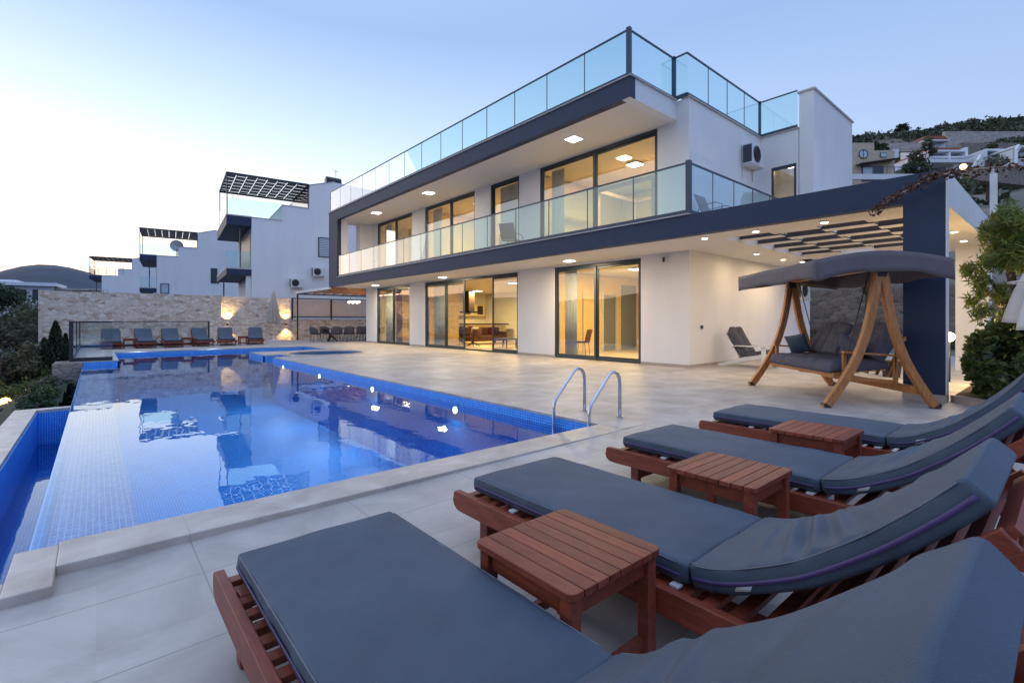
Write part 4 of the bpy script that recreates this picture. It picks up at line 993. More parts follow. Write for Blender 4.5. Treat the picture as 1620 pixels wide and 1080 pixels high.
# lamps washing the stone wall up and down
for x, y, w in ((5.78, 32.08, 'behind the fifth far lounger'), (9.02, 32.2, 'right of the closed beige parasol')):
    t = thing('wall_lamp', 'lit warm up and down wall lamp %s' % w, 'wall lamp', (x, y, .98), 0, 'lamps on the stone wall')
    b = MB(); b.tube([(0, -.06, -.09), (0, -.06, .09)], .04, 14); b.box(-.03, .03, -.03, .02, -.05, .05); b.build('casing', 'black_metal', t)
    b = MB(); b.tube([(0, -.06, .091), (0, -.06, .096)], .034, 14); b.tube([(0, -.06, -.096), (0, -.06, -.091)], .034, 14); b.build('lens', 'lamp_amber', t)
    lamp('light', (0, -.11, .14), 115, (1, .62, .22), size=.03, typ='SPOT', rot=(R(180-4), 0, 0), parent=t, spread=R(95))
    lamp('light', (0, -.11, -.14), 85, (1, .62, .22), size=.03, typ='SPOT', rot=(R(4), 0, 0), parent=t, spread=R(95))
# closed parasol
def parasol(loc, label, top, low, m, pole=.02, ex=.75, base=True, rad=.19, name='parasol'):
    t = thing(name, label, 'parasol', loc)
    b = MB(); b.tube([(0, 0, .03), (0, 0, top)], pole, 12); b.build('pole', 'white_paint', t)
    if base: b = MB(); b.box(-.32, .32, -.32, .32, 0, .05, .01); b.disc((0, 0, .05), .05, .25, 14); b.build('base', 'white_paint', t)
    n = 32
    def f(u, v):
        a = 2*math.pi*v; r = rad*(.10+.90*u**ex)*(1-.35*max(0, (u-.55))*1.2); r *= 1+.30*math.cos(a*8)*min(1, u*1.4)
        return Vector((r*math.cos(a), r*math.sin(a), lerp(top-.02, low+.05*math.cos(a*4), u)))
    b = MB(); b.grid(f, 22, 64, closev=True); b.build('canopy', m, t, solid=.004)
    b = MB(); b.tube([(0, 0, top-.03), (0, 0, top+.06)], [.03, .012], 10); b.build('finial', m, t)
    b = MB(); b.tube([(rad*.93*math.cos(a), rad*.93*math.sin(a), lerp(top, low, .62)) for a in [2*math.pi*k/20 for k in range(20)]], .012, 6, closed=True); b.build('tie', m, t)
    return t
parasol((7.96, 30.9, 0), 'closed beige parasol on a white base in front of the far stone wall', 2.96, 1.05, 'parasol', rad=.34)
parasol((9.05, .10, .05), 'closed white parasol cut off by the right edge of the picture', 2.55, 1.08, 'parasol_white', rad=.50, base=False, ex=1.25)

# dining pergola at the far end of the villa
t = thing('dining_pergola', 'light pergola over the outdoor dining table at the far end of the villa', 'pergola', (9.5, 25.9, 0))
b = MB(); b.box(-.12, .0, -.08, 5.6, 2.87, 2.99, .004); b.box(0, 6, 5.5, 5.6, 2.90, 2.99); b.build('beam', 'white_paint', t)
b = MB(); b.box(0, 6, 5.40, 5.47, 2.80, 2.88); b.box(-.1, -.03, 0, 5.5, 2.80, 2.865); b.build('dark_beam', 'black_metal', t)
b = MB(); b.box(-.08, .0, 5.42, 5.50, 1.0, 2.8); b.build('post', 'black_metal', t)
b = MB(); b.box(-.08, .0, 5.42, 5.50, 0, 1.0); b.build('post', 'black_metal', t)
for k in range(9):
    b = MB(); b.box(.25+k*.62, .31+k*.62, .0, 5.39, 2.885, 2.97); b.build('rafter', 'oak', t)
b = MB()
for k in range(16): b.box(.0, 6, .1+k*.34, .22+k*.34, 2.995, 3.015)
b.build('roof_slats', 'oak', t)
t = thing('dining_table', 'dark outdoor dining table with crossed legs under the far pergola', 'table', (11.5, 28.3, 0), R(3))
b = MB(); b.box(-1.7, 1.7, -.5, .5, .72, .76, .01); b.build('tabletop', 'brown_fabric', t)
for x in (-1.15, 1.15):
    b = MB(); b.bar((x-.28, -.3, 0), (x+.28, .3, .715), .08, .08); b.bar((x+.28, -.3, 0), (x-.28, .3, .715), .08, .08); b.build('leg', 'black_metal', t)
def dchair(loc, rz, label):
    t = thing('dining_chair', label, 'chair', loc, rz, 'chairs round the outdoor dining table')
    b = MB(); b.box(-.24, .24, -.22, .24, .40, .48, .03); b.build('seat', 'tuft', t)
    b = MB(); b.grid(lambda u, v: Vector((.27*math.sin(R(lerp(-115, 115, u))), -.05-.25*math.cos(R(lerp(-115, 115, u)))-.03*v, lerp(.44, .86-.18*abs(2*u-1)**2, v))), 17, 5); b.build('backrest', 'tuft', t, solid=.03)
    for q in (-1, 1):
        for r_ in (-1, 1): b = MB(); b.tube([(q*.17, r_*.17, .4), (q*.23, r_*.23, 0)], .013, 6); b.build('leg', 'black_metal', t)
    return t
for k, w in enumerate(('first', 'second', 'third', 'fourth')):
    dchair((10.35+k*.78, 27.45+.04*k, 0), R(3), '%s dark chair from the left on the near side of the outdoor dining table' % w)
    dchair((10.35+k*.78, 29.15+.04*k, 0), R(183), '%s dark chair from the left on the far side of the outdoor dining table' % w)
dchair((9.5, 28.2, 0), R(-87), 'dark chair at the left head of the outdoor dining table')
t = thing('pendant_lamp', 'warm lit cluster pendant lamp hanging over the outdoor dining table', 'pendant lamp', (11.9, 28.6, 2.88), 0)
b = MB(); b.tube([(-.2, 0, 0), (-.2, 0, -.5)], .008, 6); b.tube([(.2, 0, 0), (.2, 0, -.5)], .008, 6); b.tube([(-.35, 0, -.5), (.35, 0, -.5)], .012, 6); b.build('rod', 'black_metal', t)
for k in range(6):
    a = k*math.pi/3; b = MB(); bmesh.ops.create_icosphere(b.bm, subdivisions=2, radius=.07); bmesh.ops.translate(b.bm, verts=b.bm.verts, vec=(-.3+.12*k, .06*math.sin(a), -.57+.03*(k % 2)))
    b.build('bulb', 'lamp_warm', t)
lamp('light', (0, 0, -.7), 30, WARM, size=.15, typ='POINT', parent=t)

# ================================================================== NEIGHBOURING HOUSES, stepped and turned a little from the villa
def neighbour(o, label, s=.861, glass=True, extra=None, dish=False):
    t = thing('white_house', label, 'house', (o[0]*s, o[1]*s, -3), R(-5.5), 'stepped white houses beyond the stone wall')
    Z = lambda z: 1.2+(z-1.2)*s+3
    def bx(b, x0, x1, y0, y1, z0, z1, bev=0): b.box(x0*s, x1*s, y0*s, y1*s, Z(z0), Z(z1), bev)
    b = MB()
    b.prism([(x*s, Z(z)) for x, z in ((0, -3.5), (0, 8.86), (2.13, 8.86), (2.13, 10.05), (4.07, 10.05), (4.07, 11.9), (5.96, 12.46), (13, 12.2), (13, -3.5))], 0, 8.8*s, 'y')
    b.build('wall', 'plaster', t)
    b = MB()
    bx(b, -.03, 2.10, -.04, .12, 8.862, 8.92); bx(b, 2.09, 4.05, -.04, .12, 10.052, 10.12); bx(b, 2.09, 2.2, -.04, 8.8, 10.052, 10.115)
    b.bar((4.03*s, .04, Z(11.94)), (5.98*s, .04, Z(12.50)), .14, .05); b.build('capping', 'trim', t)
    b = MB(); bx(b, -1.62, -.005, .0, 8.8, 8.20, 8.86, .01); b.build('balcony', 'navy', t)
    b = MB(); bx(b, -1.64, -.005, -.02, 8.82, 8.865, 8.95); b.build('balcony_edge', 'trim', t)
    b = MB(); bx(b, -1.62, -.005, .0, 8.8, 4.55, 4.98, .01); b.build('balcony', 'navy', t)
    b = MB(); bx(b, -1.64, -.005, -.02, 8.82, 4.985, 5.10); b.build('balcony_edge', 'trim', t)
    b = MB(); bx(b, -.35, -.01, .15, .5, -3, 4.549); b.build('column', 'plaster', t)
    b = MB(); bx(b, -1.2, -1.1, 8.2, 8.3, -3, 4.5); bx(b, -.75, -.65, .35, .45, 5.1, 8.2); bx(b, -.04, -.005, .6, 6.0, 5.1, 7.9); b.build('dark_post', 'black_metal', t)
    for z0, x1 in ((8.96, 2.1), (5.11, -.02)):
        if glass:
            b = MB(); bx(b, -1.60, x1, .02, .045, z0, z0+1.2); b.build('glass_pane', 'glass_rail', t)
            b = MB(); bx(b, -1.60, -1.575, .05, 8.7, z0, z0+1.2); b.build('glass_pane', 'glass_rail', t)
        else:
            b = MB()
            for x in np.linspace(-1.6, max(x1, 0)+.8, 5): bx(b, x-.03, x+.03, .0, .06, z0, z0+1.25)
            for z in (.35, .75, 1.22): bx(b, -1.6, max(x1, 0)+.8, .0, .06, z0+z, z0+z+.05)
            for y in np.linspace(0, 8.7, 7): bx(b, -1.63, -1.57, y, y+.06, z0, z0+1.25)
            for z in (.35, .75, 1.22): bx(b, -1.63, -1.57, .0, 8.7, z0+z, z0+z+.05)
            b.build('railing', 'black_metal', t)
    # roof pergola with gaps between its panels
    p = MB()
    for x, y in ((-1.58, .03), (-1.58, 6.3)): bx(p, x-.035, x+.035, y-.035, y+.035, 8.96, 11.86)
    for y in (0, 6.35): bx(p, -1.62, 4.05, y-.05, y+.05, 11.86, 12.0)
    for x in (-1.60, 4.0): bx(p, x-.05, x+.05, .05, 6.3, 11.86, 12.0)
    p.build('pergola_frame', 'black_metal', t)
    p = MB(); n = 8; w = 5.6/n
    for k in range(n):
        y = .08 if k % 2 else -.35
        while y < 6.2:
            bx(p, -1.56+k*w, -1.56+(k+1)*w-.09, max(.08, y), min(6.28, y+.78), 12.003, 12.04); y += 1.02
    for k in range(1, n): bx(p, -1.56+k*w-.045, -1.56+k*w-.005, .05, 6.3, 11.92, 12.00)
    p.build('pergola_panels', 'slat_dark', t)
    b = MB(); bx(b, 4.0, 4.06, .3, 6.3, 10.1, 11.8); b.build('roof_door', 'win_dark', t)
    def win(x0, x1, z0, z1, m='shutter'):
        b = MB(); f_ = .08
        bx(b, x0, x0+f_, -.06, -.002, z0, z1); bx(b, x1-f_, x1, -.06, -.002, z0, z1); bx(b, x0+f_, x1-f_, -.06, -.002, z0, z0+f_); bx(b, x0+f_, x1-f_, -.06, -.002, z1-f_, z1)
        w_ = b.build('window', 'frame', t)
        b = MB()
        if m == 'shutter':
            z = z0+f_
            while z < z1-f_-.05: bx(b, x0+f_, x1-f_, -.045, -.012, z, z+.10); z += .135
            b.build('shutter', m, w_)
        b2 = MB(); bx(b2, x0+f_, x1-f_, -.011, -.004, z0+f_, z1-f_); b2.build('pane', 'win_dark' if m == 'shutter' else m, w_)
    if extra == 1: win(4.72, 5.9, 6.29, 7.88)
    if extra == 2: win(5.41, 6.3, 5.84, 7.72, 'win_dark'); win(-.0+.35, 1.2, 4.4, 5.6, 'win_light')
    return t
neighbour((8.78, 39.94), 'nearest stepped white house left of the villa, with two wall air conditioners', extra=1)
neighbour((5.42, 70.52), 'middle stepped white house with a dark roof pergola and glass balcony', extra=2)
neighbour((.73, 107.53), 'farthest stepped white house with metal balcony railings', glass=False)
O1 = Vector((8.78*.861, 39.94*.861, 0)); q5 = R(-5.5)
def n1(x, z): return (O1.x+x*.861*math.cos(q5)+.0, O1.y+x*.861*math.sin(q5)-.02, 1.2+(z-1.2)*.861)
t = ac_unit(n1(4.72, 4.72), q5, 'air conditioner unit higher on the neighbouring white wall, nearer the villa')
t = ac_unit(n1(3.10, 3.76), q5, 'air conditioner unit lower on the neighbouring white wall, above the pergola')
def tank(loc, label, dish=False):
    t = thing('water_heater' if not dish else 'satellite_dish', label, 'water heater' if not dish else 'satellite dish', loc)
    if dish:
        b = MB(); b.tube([(0, 0, 0), (0, 0, 1.1)], .04, 8); b.build('mast', 'black_metal', t)
        b = MB(); b.grid(lambda u, v: Vector((.62*u*math.cos(v*2*math.pi), -.1+.25*u*u, 1.4+.62*u*math.sin(v*2*math.pi))), 8, 20, closev=True); b.build('dish', 'far_white', t, solid=.02)
    else:
        b = MB(); b.tube([(-.55, 0, .35), (-.5, 0, .35), (.5, 0, .35), (.55, 0, .35)], [.2, .32, .32, .2], 18); b.build('tank', 'black_metal', t)
        b = MB(); b.bar((-.4, 0, .1), (.4, 0, .1), .5, .2); b.build('stand', 'black_metal', t)
        b = MB(); b.tube([(.2, 0, .6), (.2, 0, 1.3)], .015, 6); b.tube([(0, 0, 1.15), (.4, 0, 1.15)], .012, 6); b.build('aerial', 'black_metal', t)
p = n1(6.3, 12.45); tank((p[0], p[1]+1.0, p[2]-.06), 'dark round water heater with an aerial on the nearest stepped roof')
tank((5.42*.861+2.0, 70.52*.861+3, 7.95), 'satellite dish on the terrace of the middle stepped house', True)

# far low white building at the left
fd = np.array([math.sin(R(40.7)), math.cos(R(40.7))]); rd = np.array([math.cos(R(40.7)), -math.sin(R(40.7))])
def at(px, py, D):
    xy = fd*D+rd*((px-810)/765*D); return Vector((xy[0], xy[1], 1.2+(507-py)/765*D))
def facing(px0, px1, D0, D1): 
    a = at(px0, 507, D0); b_ = at(px1, 507, D1); return a, b_, math.atan2(b_.y-a.y, b_.x-a.x), (b_-a).length
a, c, rz, L = facing(-60, 84, 78, 84)
t = thing('low_white_building', 'low white building with a flat overhanging roof at the far left beyond the trees', 'building', (a.x, a.y, 0), rz)
b = MB(); b.box(0, L, 0, 7, -5, 7.1); b.build('wall', 'far_white', t)
b = MB(); b.box(-.5, L+.6, -1.2, 7.4, 7.1, 7.65); b.box(L*.25, L*.55, 1, 6, 7.66, 8.1); b.build('roof', 'far_white', t)
b = MB(); b.box(L, L+5.5, 1.5, 6, -5, 6.6); b.box(L-.5, L+6.2, .6, 6.4, 6.6, 6.95); b.build('side_wing', 'stone_far', t)
for x0, x1 in ((L*.50, L*.69), (L*.76, L*.83), (L*.15, L*.34)):
    b = MB(); b.box(x0, x1, -.08, -.003, 4.6, 6.5); w_ = b.build('window', 'frame', t)
    b = MB(); b.box(x0+.15, x1-.15, -.12, -.081, 4.75, 6.35); b.build('pane', 'win_dark', w_)

# ================================================================== HILLSIDE AT THE RIGHT
HP = [(22, 0), (24, .3), (28, 2.2), (40, 6.5), (67, 13), (107, 22), (150, 31.5), (175, 40), (205, 54), (240, 70), (294, 90), (330, 95), (420, 90)]
def hillz(x, y):
    for (a, za), (b_, zb) in zip(HP, HP[1:]):
        if x <= b_: z = lerp(za, zb, (x-a)/(b_-a)); break
    else: z = HP[-1][1]
    w = .90+.30*max(-.2, min(1.0, y/max(x, 30)/.5))
    return z*w+(1.6*math.sin(x*.07+y*.05)+1.1*math.sin(x*.13-y*.11))*min(1, max(0, (x-60)/60))
b = MB(); b.grid(lambda u, v: (lambda x, th: Vector((x, x*math.tan(R(th)), hillz(x, x*math.tan(R(th))))))(lerp(22, 420, u**1.5), lerp(-22, 42, v)), 90, 90)
mat('hill_earth', (.15, .135, .105), .95, var=.5, scale=.08)
struct(b.build('hillside', 'hill_earth'))
def leaves(pos, size, rnd, asp=.35, droop=0):
    """n leaf quads at pos (n,3)"""
    n = len(pos); a = rnd.normal(size=(n, 3)); a[:, 2] -= droop; a /= np.linalg.norm(a, axis=1)[:, None]
    c = np.cross(a, rnd.normal(size=(n, 3))); c /= np.linalg.norm(c, axis=1)[:, None]
    s = (size*(.6+.8*rnd.random(n)))[:, None]; L_ = a*s; Wd = c*s*asp
    return np.stack([pos-L_*.5, pos+Wd*.5, pos+L_*.5, pos-Wd*.5], 1).reshape(-1, 3)
def leafobj(name, V, m, parent=None, loc=(0, 0, 0)):
    n = len(V)//4; me = bpy.data.meshes.new(name); me.vertices.add(len(V)); me.vertices.foreach_set('co', np.asarray(V, dtype=np.float32).ravel())
    me.loops.add(4*n); me.loops.foreach_set('vertex_index', np.arange(4*n, dtype=np.int32)); me.polygons.add(n)
    me.polygons.foreach_set('loop_start', np.arange(0, 4*n, 4, dtype=np.int32)); me.update(calc_edges=True); me.validate()
    me.materials.append(MATS[m]); o = bpy.data.objects.new(name, me); col.objects.link(o); o.location = loc
    if parent is not None: o.parent = parent
    return o
def clumps(cs, n, rnd, shell=.55):
    """cs: list of (x,y,z,rx,ry,rz); points spread through the clumps, denser to the outside"""
    cs = np.array(cs, float); w = (cs[:, 3]*cs[:, 4]*cs[:, 5])**(2/3); k = rnd.choice(len(cs), n, p=w/w.sum())
    d = rnd.normal(size=(n, 3)); d /= np.linalg.norm(d, axis=1)[:, None]; r = (shell+(1-shell)*rnd.random(n))**.8
    r *= 1+.16*np.sin(d[:, 0]*7+k)*np.sin(d[:, 2]*6+k*2)
    return cs[k, :3]+d*r[:, None]*cs[k, 3:6]
def subclump(cx, cy_, cz, rx, ry, rz, n, rnd, s=.42):
    out = []
    for _ in range(n):
        d = rnd.normal(size=3); d /= np.linalg.norm(d); q = rnd.uniform(.35, .95); f = rnd.uniform(.6, 1.3)*s
        out.append((cx+d[0]*rx*q, cy_+d[1]*ry*q, cz+d[2]*rz*q, rx*f, ry*f, rz*f))
    return out
def tree(name, label, cat, loc, h, crown, n, size, leafm, seed, trunk=.12, nsub=14, asp=.35, group=None, droop=.2, shell=.35, limbs=5, bark='bark'):
    """crown = (cz, rx, ry, rz) round the trunk top"""
    rnd = np.random.default_rng(seed); t = thing(name, label, cat, loc, 0, group)
    cz, rx, ry, rz = crown; cs = subclump(0, 0, cz, rx, ry, rz, nsub, rnd)
    b = MB(); b.tube([(0, 0, -.4), (.05*trunk, .3*trunk, cz*.35), (-.4*trunk, .2*trunk, cz*.8), (0, 0, cz+rz*.4)], [trunk*1.3, trunk, trunk*.75, trunk*.25], 9)
    for i in range(min(limbs, len(cs))):
        c = cs[i]; b.tube([(0, .2*trunk, cz*.5), (c[0]*.5, c[1]*.5, lerp(cz*.6, c[2], .6)), (c[0], c[1], c[2])], [trunk*.5, trunk*.32, trunk*.12], 6)
    b.build('trunk', bark, t)
    leafobj('crown', leaves(clumps(cs, n, rnd, shell), size, rnd, asp, droop), leafm, t)
    return t
rnd = np.random.default_rng(5)
# scrub over the whole slope: one mass
P_ = []
for _ in range(4200):
    x = 60+240*rnd.random()**.8; th = rnd.uniform(-8, 34); y = x*math.tan(R(th)); s = rnd.uniform(.7, 2.0)*(1+x/400)
    if x < 180 and -4 < th < 10.5 and rnd.random() < .86: continue
    z = hillz(x, y); m = 26
    d = rnd.normal(size=(m, 3)); d /= np.linalg.norm(d, axis=1)[:, None]; d[:, 2] = abs(d[:, 2])
    P_.append(np.array([x, y, z])+d*np.array([s, s, s*.85])*(.6+.4*rnd.random(m))[:, None])
P_ = np.concatenate(P_); tag(leafobj('hill_scrub', leaves(P_, 1.15, rnd, .7), 'scrub'), 'dark green scrub covering the hillside behind the houses', 'scrub', kind='stuff')
for i, (px, py, D_, h_, w_, lab) in enumerate(((1425, 204, 215, 8, 5, 'flat topped dark pine standing up on the hill ridge behind the stone house'), (1607, 196, 200, 9, 3.5, 'tall dark tree on the ridge at the right edge'),
        (1458, 236, 118, 7, 3.2, 'yellowish green tree left of the red roofed white house'), (1555, 238, 125, 6, 2.6, 'bare looking tree in front of the long retaining wall'), (1590, 232, 120, 6, 3.5, 'dark bushy tree in front of the retaining wall near the right edge'),
        (1448, 262, 80, 5, 2.2, 'small dark tree between the stone house and the white villas'), (1385, 232, 110, 6, 4, 'dark tree behind the stone house'), (1565, 268, 62, 4, 3.0, 'brown leafless bush below the white villas'), (1520, 300, 42, 4, 2.4, 'brownish shrub just right of the terrace roof corner'))):
    p = at(px, py, D_); z0 = min(hillz(p.x, p.y), p.z-.5); hh = p.z-z0+1
    tree('hill_tree', lab, 'tree', (p.x, p.y, z0), hh, (hh*.72, w_, w_, max(1.2, hh*.33)), 900, .9 if D_ > 100 else .45, 'leaf_olive' if i in (2, 3, 7, 8) else 'leaf_dark', 40+i, trunk=.25, nsub=9, asp=.6)
# stone house with a round window
a, c, rz, L = facing(1336, 1432, 62, 62); z0 = 14
t = thing('stone_house', 'cream stone house with a round window and dark awning on the slope', 'house', (a.x, a.y, z0), rz); H = lambda py: 1.2+(507-py)/765*62-z0
X = lambda px: (px-1336)/(1432-1336)*L
def sb(b, p0, p1, q0, q1, y0, y1): b.box(X(p0), X(p1), y0, y1, H(q1), H(q0))
b = MB(); sb(b, 1344, 1383, 226, 330, 0, 7); sb(b, 1383, 1415, 238, 330, .001, 6); b.build('wall', 'stone_house', t)
b = MB(); sb(b, 1300, 1343.8, 232, 330, 1.2, 7); sb(b, 1415.2, 1422, 236, 250, 0, 4); b.build('side_wing', 'far_white', t)
b = MB(); b.tube([(X(1365.5), -.05, H(244)), (X(1365.5), -.001, H(244))], .52, 24); w_ = b.build('round_window', 'win_light', t)
b = MB(); b.tube([(X(1365.5)+.55*math.cos(k*math.pi/12), -.06, H(244)+.55*math.sin(k*math.pi/12)) for k in range(24)], .05, 6, closed=True); b.box(X(1365.5)-.03, X(1365.5)+.03, -.09, -.052, H(244)-.5, H(244)+.5); b.build('frame', 'frame', w_)
b = MB(); sb(b, 1392, 1402, 242, 249, -.08, -.002); w_ = b.build('window', 'frame', t); b = MB(); sb(b, 1392.8, 1401.2, 243, 248.4, -.11, -.081); b.build('pane', 'win_light', w_)
b = MB(); sb(b, 1363, 1397, 263, 287, -.10, -.002); w_ = b.build('terrace_door', 'win_dark', t); b = MB(); sb(b, 1364.5, 1380, 265.5, 284, -.13, -.101); b.build('pane', 'win_light', w_)
b = MB(); b.bar((X(1354), -.5, H(262)), (X(1412), -.5, H(254)), 1.0, .12)
for k in range(16): b.bar((X(1354+k*3.7), -1.2, H(263.5-k*.53)), (X(1354+k*3.7), 0, H(261.5-k*.53)), .1, .1)
b.build('awning', 'dark_wood', t)
b = MB(); sb(b, 1300, 1440, 288, 296, -3.4, -3.2); b.build('terrace_wall', 'far_white', t)
b = MB()
for k in range(8): b.box(X(1350+k*11)-.02, X(1350+k*11)+.02, -3.3, -3.26, H(288), H(277))
b.box(X(1350), X(1430), -3.3, -3.26, H(277.5), H(277)); b.build('railing', 'black_metal', t)
# white villas higher up
def hillvilla(name, label, pa, pb, D, z0, blocks, wins, roofs, posts=()):
    a, c, rz, L = facing(pa, pb, D, D); t = thing(name, label, 'house', (a.x, a.y, z0), rz, 'white villas on the hill'); H = lambda py: 1.2+(507-py)/765*D-z0; X = lambda px: (px-pa)/(pb-pa)*L
    b = MB()
    for i, (p0, p1, q0, q1, y0, y1) in enumerate(blocks): b.box(X(p0), X(p1), y0+i*.003, y1, H(q1), H(q0))
    b.build('wall', 'far_white', t)
    for p0, p1, q0, q1, y in wins:
        b = MB(); b.box(X(p0), X(p1), y-.12, y-.01, H(q1), H(q0)); w_ = b.build('window', 'win_light', t)
        b = MB(); b.box(X((p0+p1)/2)-.05, X((p0+p1)/2)+.05, y-.17, y-.121, H(q1), H(q0)); b.box(X(p0), X(p1), y-.17, y-.121, H(q0)-.1, H(q0)); b.build('frame', 'frame', w_)
    for p0, p1, q0, q1, y0, y1 in roofs:
        b = MB(); b.prism([(X(p0), H(q1)), (X(p1), H(q1)+.0), (X(p1)-1, H(q0)), (X(p0)+1, H(q0))], y0, y1, 'y'); b.build('roof', 'roof_red', t)
    for pts in posts:
        b = MB(); q = [(X(x), y, H(z)) for x, z, y in pts]
        for u, v in zip(q, q[1:]): b.bar(u, v, .5, .9)
        b.build('sloping_parapet', 'far_white', t)
    return t
hillvilla('white_villa', 'white villa with a red roof and stepped balconies above the street lamp', 1452, 1536, 118, 22,
          [(1474, 1534, 236, 300, 3, 12), (1474, 1534, 236, 238.5, .5, 3), (1474, 1534, 246, 248.5, .5, 3), (1530, 1534, 232, 262, .4, 12), (1474, 1478, 240, 262, .5, 3), (1456, 1530, 256, 261, -2, 3), (1504, 1507, 240, 256, .5, 3)],
          [(1482, 1500, 241, 245, 3), (1512, 1526, 240, 246, 3), (1484, 1502, 250, 256, 3), (1510, 1528, 249, 256, 3), (1464, 1500, 262, 270, 3)], [(1478, 1536, 229, 235, 2, 12), (1500, 1525, 221, 227, 10, 18)], [[(1474, 252, .5), (1462, 262, -1.5), (1455, 276, -2)]])
hillvilla('white_villa', 'white villa with a glazed upper room and a long sloping parapet', 1534, 1604, 112, 22,
          [(1566, 1602, 233, 236, 1, 10), (1566, 1602, 246, 249, 1, 10), (1568, 1600, 236, 300, 4, 10), (1598, 1602, 236, 262, 1, 4), (1566, 1569, 236, 262, 1, 4), (1540, 1566, 245, 300, 5, 10)],
          [(1571, 1596, 238, 246, 4), (1572, 1596, 250, 262, 4)], [], [[(1566, 243, 1), (1552, 247, 0), (1540, 258, -1), (1534, 270, -1)]])
hillvilla('white_villa', 'white villa with a striped sloping glass roof cut by the right edge', 1602, 1660, 108, 22,
          [(1608, 1660, 246, 300, 2, 10), (1606, 1660, 230, 233, 0, 10), (1602, 1606, 236, 266, 0, 3)], [(1612, 1640, 235, 242, 2)], [], [[(1612, 231, 0), (1604, 240, -.5), (1600, 262, -1)]])
def hwall(label, pa, pb, Da, Db, q0, q1, m='stone_far', th=.8):
    a, c, rz, L = facing(pa, pb, Da, Db); b = MB()
    za, zb = 1.2+(507-q0)/765*Da, 1.2+(507-q0)/765*Db; y0 = 1.2+(507-q1)/765*min(Da, Db)
    b.prism([(0, y0), (L, y0), (L, zb), (0, za)], 0, th, 'y')
    o = b.build('retaining_wall', m, None, (a.x, a.y, 0), rz); return tag(o, label, 'wall')
hillvilla('white_villa', 'small pale upper house with a red roof above the other villas', 1462, 1502, 140, 38, [(1464, 1500, 219, 250, 1, 9), (1470, 1500, 222, 224, -.6, 1)], [(1474, 1480, 224, 229, 1), (1486, 1494, 224, 229, 1)], [(1462, 1502, 214, 219, .5, 9)])
hillvilla('white_villa', 'pale terraced house between the stone house and the red roofed villa', 1424, 1460, 105, 22, [(1428, 1456, 258, 300, 2, 9), (1424, 1458, 266, 268, -.5, 2)], [(1432, 1439, 260, 265, 2), (1444, 1452, 260, 265, 2)], [])
hwall('long pale retaining wall high on the hill at the right', 1495, 1660, 150, 160, 208, 234)
hwall('short pale retaining wall above the red roofed villa', 1395, 1462, 140, 140, 226, 240)
hwall('grey retaining wall behind the white villas', 1520, 1660, 128, 132, 226, 250, 'stone_grey')
hwall('grey garden wall beside the road under the white villas', 1535, 1690, 50, 54, 266, 284, 'stone_grey')
# low stone wall with trunk and hedge seen under the terrace roof
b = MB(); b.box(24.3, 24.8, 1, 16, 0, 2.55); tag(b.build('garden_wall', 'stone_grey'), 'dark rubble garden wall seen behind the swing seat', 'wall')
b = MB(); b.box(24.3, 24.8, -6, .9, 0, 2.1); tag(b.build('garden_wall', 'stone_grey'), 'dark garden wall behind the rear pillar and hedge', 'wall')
tree('garden_tree', 'dark trunked tree in front of the garden wall behind the swing', 'tree', (22.6, 5.1, 0), 4, (4.0, 1.6, 1.6, 1.0), 1800, .14, 'leaf_dark', 77, trunk=.16)
# street lamp
p = at(1524, 268, 46); z0 = hillz(p.x, p.y)
t = thing('street_lamp', 'lit amber street lamp on the slope above the terrace roof corner', 'street lamp', (p.x, p.y, z0))
b = MB(); b.tube([(0, 0, 0), (0, 0, p.z-z0)], .06, 8); b.build('pole', 'black_metal', t)
b = MB(); bmesh.ops.create_uvsphere(b.bm, u_segments=14, v_segments=10, radius=.26); bmesh.ops.translate(b.bm, verts=b.bm.verts, vec=(0, 0, p.z-z0+.25)); b.build('globe', 'lamp_amber', t)
lamp('light', (0, 0, p.z-z0+.25), 160, (1, .6, .2), size=.3, typ='POINT', parent=t)
b = MB(); p = at(1572, 290, 40); b.box(-.22, .22, -.22, .22, -3, 1.0, .02); b.box(-.3, .3, -.3, .3, 1.001, 1.12); tag(b.build('gate_post', 'far_white', None, (p.x, p.y, p.z)), 'white masonry post on the slope right of the terrace roof', 'post')

# ================================================================== PLANTS CLOSE TO THE TERRACE
def shrub(name, label, cat, cs, n, size, leafm, seed, asp=.45, droop=.1, shell=.25, stems=6, group=None, loc=(0, 0, 0)):
    rnd = np.random.default_rng(seed); t = thing(name, label, cat, loc, 0, group)
    b = MB()
    for i in range(stems):
        c = cs[i % len(cs)]; b.tube([(rnd.uniform(-.1, .1), rnd.uniform(-.1, .1), -.1), (c[0]*.5, c[1]*.5, c[2]*.5), (c[0], c[1], c[2])], [.03, .022, .01], 6)
    b.build('stems', 'bark', t); leafobj('foliage', leaves(clumps(cs, n, rnd, shell), size, rnd, asp, droop), leafm, t); return t
rn = np.random.default_rng(11)
for k, (x, y, r, m, w) in enumerate(((-.9, 13.6, .3, 'leaf_dark', 'first'), (-.9, 14.9, .3, 'leaf_bright', 'second'), (-.92, 16.1, .32, 'leaf_dark', 'third'), (-.95, 17.3, .32, 'leaf_olive', 'fourth'))):
    shrub('bush', '%s small bush from the channel, against the outer face of the pool wall' % w, 'bush', subclump(0, 0, 0, r, r*1.8, r*.7, 8, rn, .5), 1500, .07, m, 170+k, .45, loc=(x, y, -.5), group='bushes left of the pool')
